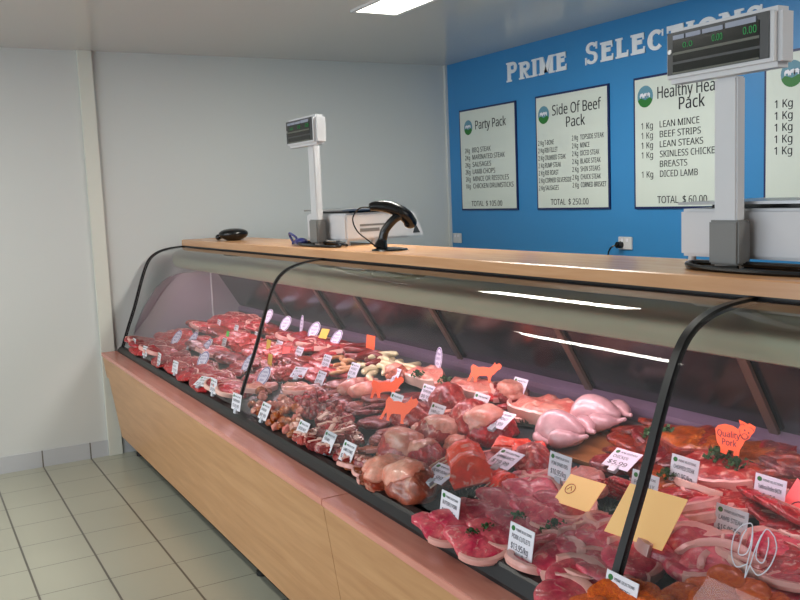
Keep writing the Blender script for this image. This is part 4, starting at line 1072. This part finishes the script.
mid = [(275.5, 346, 'beside the yellow card', 0, 14), (296, 352.5, 'right of the small coral card', 0, 14), (324, 361, 'left of the tan sausages', 0, 10), (295.5, 371, 'leaning back over the middle beef strips', 25, 50), (317.5, 377.5, 'behind the diced beef heap', 0, 14), (351, 369.5, 'in the tan sausages', 0, 14), (347, 382, 'beside the pale trotters', -5, 10), (391, 374.5, 'above the upper orange cow card', 0, 14), (261, 411, 'at the front glass in the chicken pieces', 0, 12), (298, 430, 'at the front glass, leftmost of three close tags', 0, 14), (324, 441, 'at the front glass, middle of three close tags', 0, 14), (343.5, 452, 'at the front glass, rightmost of three close tags', 0, 12), (391, 402, 'behind the lower orange cow card', 0, 14), (424, 392.5, 'left of the pale brisket slab', 0, 12), (432, 413, 'on the lamb legs', 0, 14), (516, 386, 'at the rear on the brownish roast', 0, 12), (476, 402.5, 'on the brisket below the rear orange cow', 0, 14)]
names = [['SIRLOIN', '$15.99'], ['MINUTE STEAK', '$13.99'], ['BEEF MINCE', '$8.99'], ['STIR FRY', '$12.99'], ['SKIRT', '$9.99'], ['SAUSAGES', '$7.99'], ['TROTTERS', '$3.99'], ['PORK', '$9.99'], ['CHICKEN', '$9.99'], ['DICED BEEF', '$11.99'], ['KEBABS', '$14.99'], ['LAMB STEAKS', '$15.99'], ['VEAL', '$15.99'], ['SILVERSIDE', '$8.99'], ['LAMB LEG', '$10.99'], ['BRISKET', '$7.99'], ['FORE SHANK', '$6.99']]
for (u, v, w, yw, ln), nm in zip(mid, names):
    price_tag(u, v, nm, 'small white price tag '+w, yaw=yw, lean=ln+(14 if ln < 20 else 0), s=.85 if v < 400 else .95, h=.035 if v < 425 and u > 270 else .02, lilac=v < 400)
price_tag(492.5, 416, ['BEEF ROAST', '$10.99'], 'lilac-white price tag leaning far back on the dark rolled roast', lean=58, yaw=4, s=1.0, h=.065, lilac=True)
price_tag(496, 454, ['LAMB RACK', '$19.99'], 'lilac-white price tag lying flat beside the salmon-pink rack', lean=65, yaw=4, s=1.05, h=.055, lilac=True)
price_tag(430, 468, ['PORK ROAST', '$8.99'], 'lilac-white price tag lying flat on the front roasts', lean=68, yaw=6, s=1.05, h=.065, lilac=True)
price_tag(614, 455, ['CHICKEN', '$5.99'], 'lilac-white price tag lying flat on the brown tray', lean=62, yaw=4, s=1.0, h=.045, lilac=True)
price_tag(448, 507, ['BUTTERFLY PORK', '$12.95/kg'], 'white price tag at the front glass left of the pork chops', lean=10, s=.98, h=.034)
price_tag(519, 542, ['PORK CUTLETS', '$13.95/kg'], 'white price tag at the front glass below the pork chops', lean=10, s=1.0, h=.036)
price_tag(558, 467, ['PORK SPARE RIBS', '$10.95/kg'], 'white price tag in front of the front whole chicken', lean=10, s=.98, h=.04)
price_tag(682, 471, ['CHOPPED STEAK', '$10.95/kg'], 'white price tag on dark meats right of the second seam', lean=12, s=.98, h=.035)
price_tag(642, 487, ['PORK BELLY', '$10.95/kg'], 'white price tag directly behind the second glass seam', lean=12, s=1.0, h=.01)
price_tag(729, 523, ['LAMB STEAK', '$15.95/kg'], 'white price tag at the right, below the bacon tag', lean=10, s=.96, h=.02)
price_tag(768, 491, ['Traditional Rindless BACON', '$15.45/kg'], 'lilac-white bacon price tag near the right frame edge', lean=10, s=.92, h=.035, lilac=True)
price_tag(617, 594, ['SCHNITZEL', '$14.95/kg'], 'white price tag cut by the bottom frame edge at the schnitzels', lean=14, s=1.0, h=.02)

# coloured cards
def flat_card(name, u, v, w, hgt, m, label, lean, yaw=0, h=.03, shape=None, words_=None):
    c = D(u, v, h+hgt*.5*math.cos(R(lean)))
    if shape: pts = shape
    else: pts = [(-w/2, 0), (w/2, 0), (w/2, hgt), (-w/2, hgt)]
    o = obj(name, poly_plate(pts, .0016), MT[m], None, False, loc=(c.x, c.y, deck_z(c.y)+h), rot=(-R(lean), 0, R(yaw)))
    return tag(o, label, 'card')
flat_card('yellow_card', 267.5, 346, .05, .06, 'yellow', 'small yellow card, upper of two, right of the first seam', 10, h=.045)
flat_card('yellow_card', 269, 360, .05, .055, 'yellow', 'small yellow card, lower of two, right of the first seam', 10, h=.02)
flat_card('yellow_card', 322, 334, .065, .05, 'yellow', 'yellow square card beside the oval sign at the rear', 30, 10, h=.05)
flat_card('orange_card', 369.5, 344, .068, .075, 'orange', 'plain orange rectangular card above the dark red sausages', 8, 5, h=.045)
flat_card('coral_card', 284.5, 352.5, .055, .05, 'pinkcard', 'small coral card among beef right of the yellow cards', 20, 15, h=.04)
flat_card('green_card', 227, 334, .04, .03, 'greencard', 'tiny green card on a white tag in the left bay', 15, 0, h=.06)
a1 = flat_card('amber_reflection', 570, 496, .112, .085, 'ochre', 'amber yellow square glass reflection built as a scribbled card leaning on the pork', 52, 8, h=.045)  # both amber plates stand in for yellow reflections in the curved glass
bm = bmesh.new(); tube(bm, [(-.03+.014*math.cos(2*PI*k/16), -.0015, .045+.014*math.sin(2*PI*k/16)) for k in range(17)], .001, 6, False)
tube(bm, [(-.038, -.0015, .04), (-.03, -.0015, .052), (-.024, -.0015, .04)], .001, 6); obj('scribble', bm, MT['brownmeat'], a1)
flat_card('amber_reflection', 632, 521, .15, .125, 'ochre', 'largest amber yellow glass reflection built as a card, behind the second glass seam', 46, 8, h=.07)
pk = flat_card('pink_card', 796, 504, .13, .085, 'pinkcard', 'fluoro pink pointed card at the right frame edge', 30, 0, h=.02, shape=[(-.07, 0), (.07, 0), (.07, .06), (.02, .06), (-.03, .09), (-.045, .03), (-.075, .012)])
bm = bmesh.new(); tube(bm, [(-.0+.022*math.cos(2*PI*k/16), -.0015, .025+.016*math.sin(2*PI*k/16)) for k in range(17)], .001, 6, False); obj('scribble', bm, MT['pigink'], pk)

COW = [(-.060, .048), (-.066, .072), (-.056, .088), (-.040, .082), (-.028, .074), (0, .078), (.030, .074), (.046, .084), (.056, .104), (.062, .092), (.080, .100), (.094, .088), (.090, .072), (.074, .060), (.062, .042), (.050, .034), (.046, .012), (.052, 0), (.036, 0), (.034, .016), (.026, .032), (-.010, .030), (-.022, .026), (-.026, .010), (-.022, 0), (-.038, 0), (-.040, .016), (-.048, .030), (-.054, .022), (-.062, 0), (-.074, 0), (-.066, .028)]
def cow_card(u, v, s, label, lean, yaw, h, flip=1):
    pts = [(x*s*flip, z*s) for x, z in COW]
    if flip < 0: pts = pts[::-1]
    return flat_card('cow_card', u, v, .1, .09*s, 'orange', label, lean, yaw, h, pts)
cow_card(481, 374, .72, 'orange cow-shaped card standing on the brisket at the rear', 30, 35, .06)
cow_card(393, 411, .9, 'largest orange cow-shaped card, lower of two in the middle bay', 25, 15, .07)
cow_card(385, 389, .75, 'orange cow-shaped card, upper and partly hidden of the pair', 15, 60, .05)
# pig card
PIG = [(-.068, .075), (-.07, .098), (-.058, .112), (-.030, .122), (.004, .120), (.026, .110), (.034, .128), (.028, .148), (.052, .142), (.064, .136), (.070, .142), (.096, .132), (.092, .112), (.080, .098), (.072, .082), (.054, .070), (.046, .052), (.034, .030), (.030, .0), (.008, .004), (.010, .022), (-.014, .024), (-.022, .002), (-.048, .006), (-.046, .026), (-.062, .044)]
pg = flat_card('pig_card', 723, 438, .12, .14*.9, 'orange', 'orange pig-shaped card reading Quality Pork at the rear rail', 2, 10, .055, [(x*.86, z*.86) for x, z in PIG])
pg.scale = (.74, .74, .74); pg.location.z += .012; pg.location.y += .03
join_text([('Quality', -.052, .062, .082, .021, None), ('Pork', -.034, .034, .052, .021, None)], -.0014, MT['pigink'], pg)
bm = bmesh.new()
for cx_, cz_, r_ in ((.046, .096, .003), (.060, .090, .003)): tube(bm, [(cx_, -.0015, cz_), (cx_, -.0022, cz_)], r_, 10)
tube(bm, [(.046+.010*math.cos(2*PI*k/14), -.0015, .076+.009*math.sin(2*PI*k/14)) for k in range(15)], .0008, 6, False)
tube(bm, smooth_path([(.028, -.0015, .098), (.030, -.0015, .080), (.040, -.0015, .066), (.056, -.0015, .070), (.062, -.0015, .084)]), .0008, 6)
tube(bm, smooth_path([(.03, -.0015, .110), (.036, -.0015, .116), (.046, -.0015, .112)]), .0008, 6)
tube(bm, smooth_path([(.062, -.0015, .108), (.072, -.0015, .106), (.078, -.0015, .098)]), .0008, 6)
obj('pig_face', bm, MT['pigink'], pg)

# prototypes leave the scene; their copies stay
for o in PROTO:
    for c in list(o.children): bpy.data.objects.remove(c)
    bpy.data.objects.remove(o)

# ------------------------------------------------------------------ light
def area(name, loc, rot, sx_, sy_, power, col):
    l = bpy.data.lights.new(name, 'AREA'); l.shape = 'RECTANGLE'; l.size = sx_; l.size_y = sy_; l.energy = power; l.color = col
    o = bpy.data.objects.new(name, l); COL.objects.link(o); o.location = loc; o.rotation_euler = rot; return o
area('window_daylight', (3.9, YF+.05, 1.3), (R(90), 0, 0), 6.4, 1.8, 140, (.86, .93, 1.0))
area('ceiling_lamp_light', (2.16, 1.0, CEIL-.02), (0, 0, 0), 1.1, .22, 32, (1, .98, .92))
area('customer_lamp_light', (1.9, -1.45, CEIL-.02), (0, 0, 0), 1.2, .10, 22, (1, .98, .92))
area('unseen_area_light', (5.8, 1.0, CEIL-.02), (0, 0, 0), 1.2, .22, 24, (1, .98, .92))  # area light outside the view, no fixture modelled for it
area('case_light', (3.3, .38, 1.19), (R(-12), 0, 0), 6.0, .05, 19, (1, .70, .80))
w = bpy.data.worlds.new('world'); sc.world = w; w.use_nodes = True
bg = w.node_tree.nodes['Background']; bg.inputs[0].default_value = (.75, .85, 1, 1); bg.inputs[1].default_value = 1.0
sc.view_settings.view_transform = 'Standard'; sc.view_settings.look = 'None'; sc.view_settings.exposure = 0
sc.cycles.max_bounces = 8; sc.cycles.transparent_max_bounces = 16
sc.cycles.caustics_reflective = False; sc.cycles.caustics_refractive = False
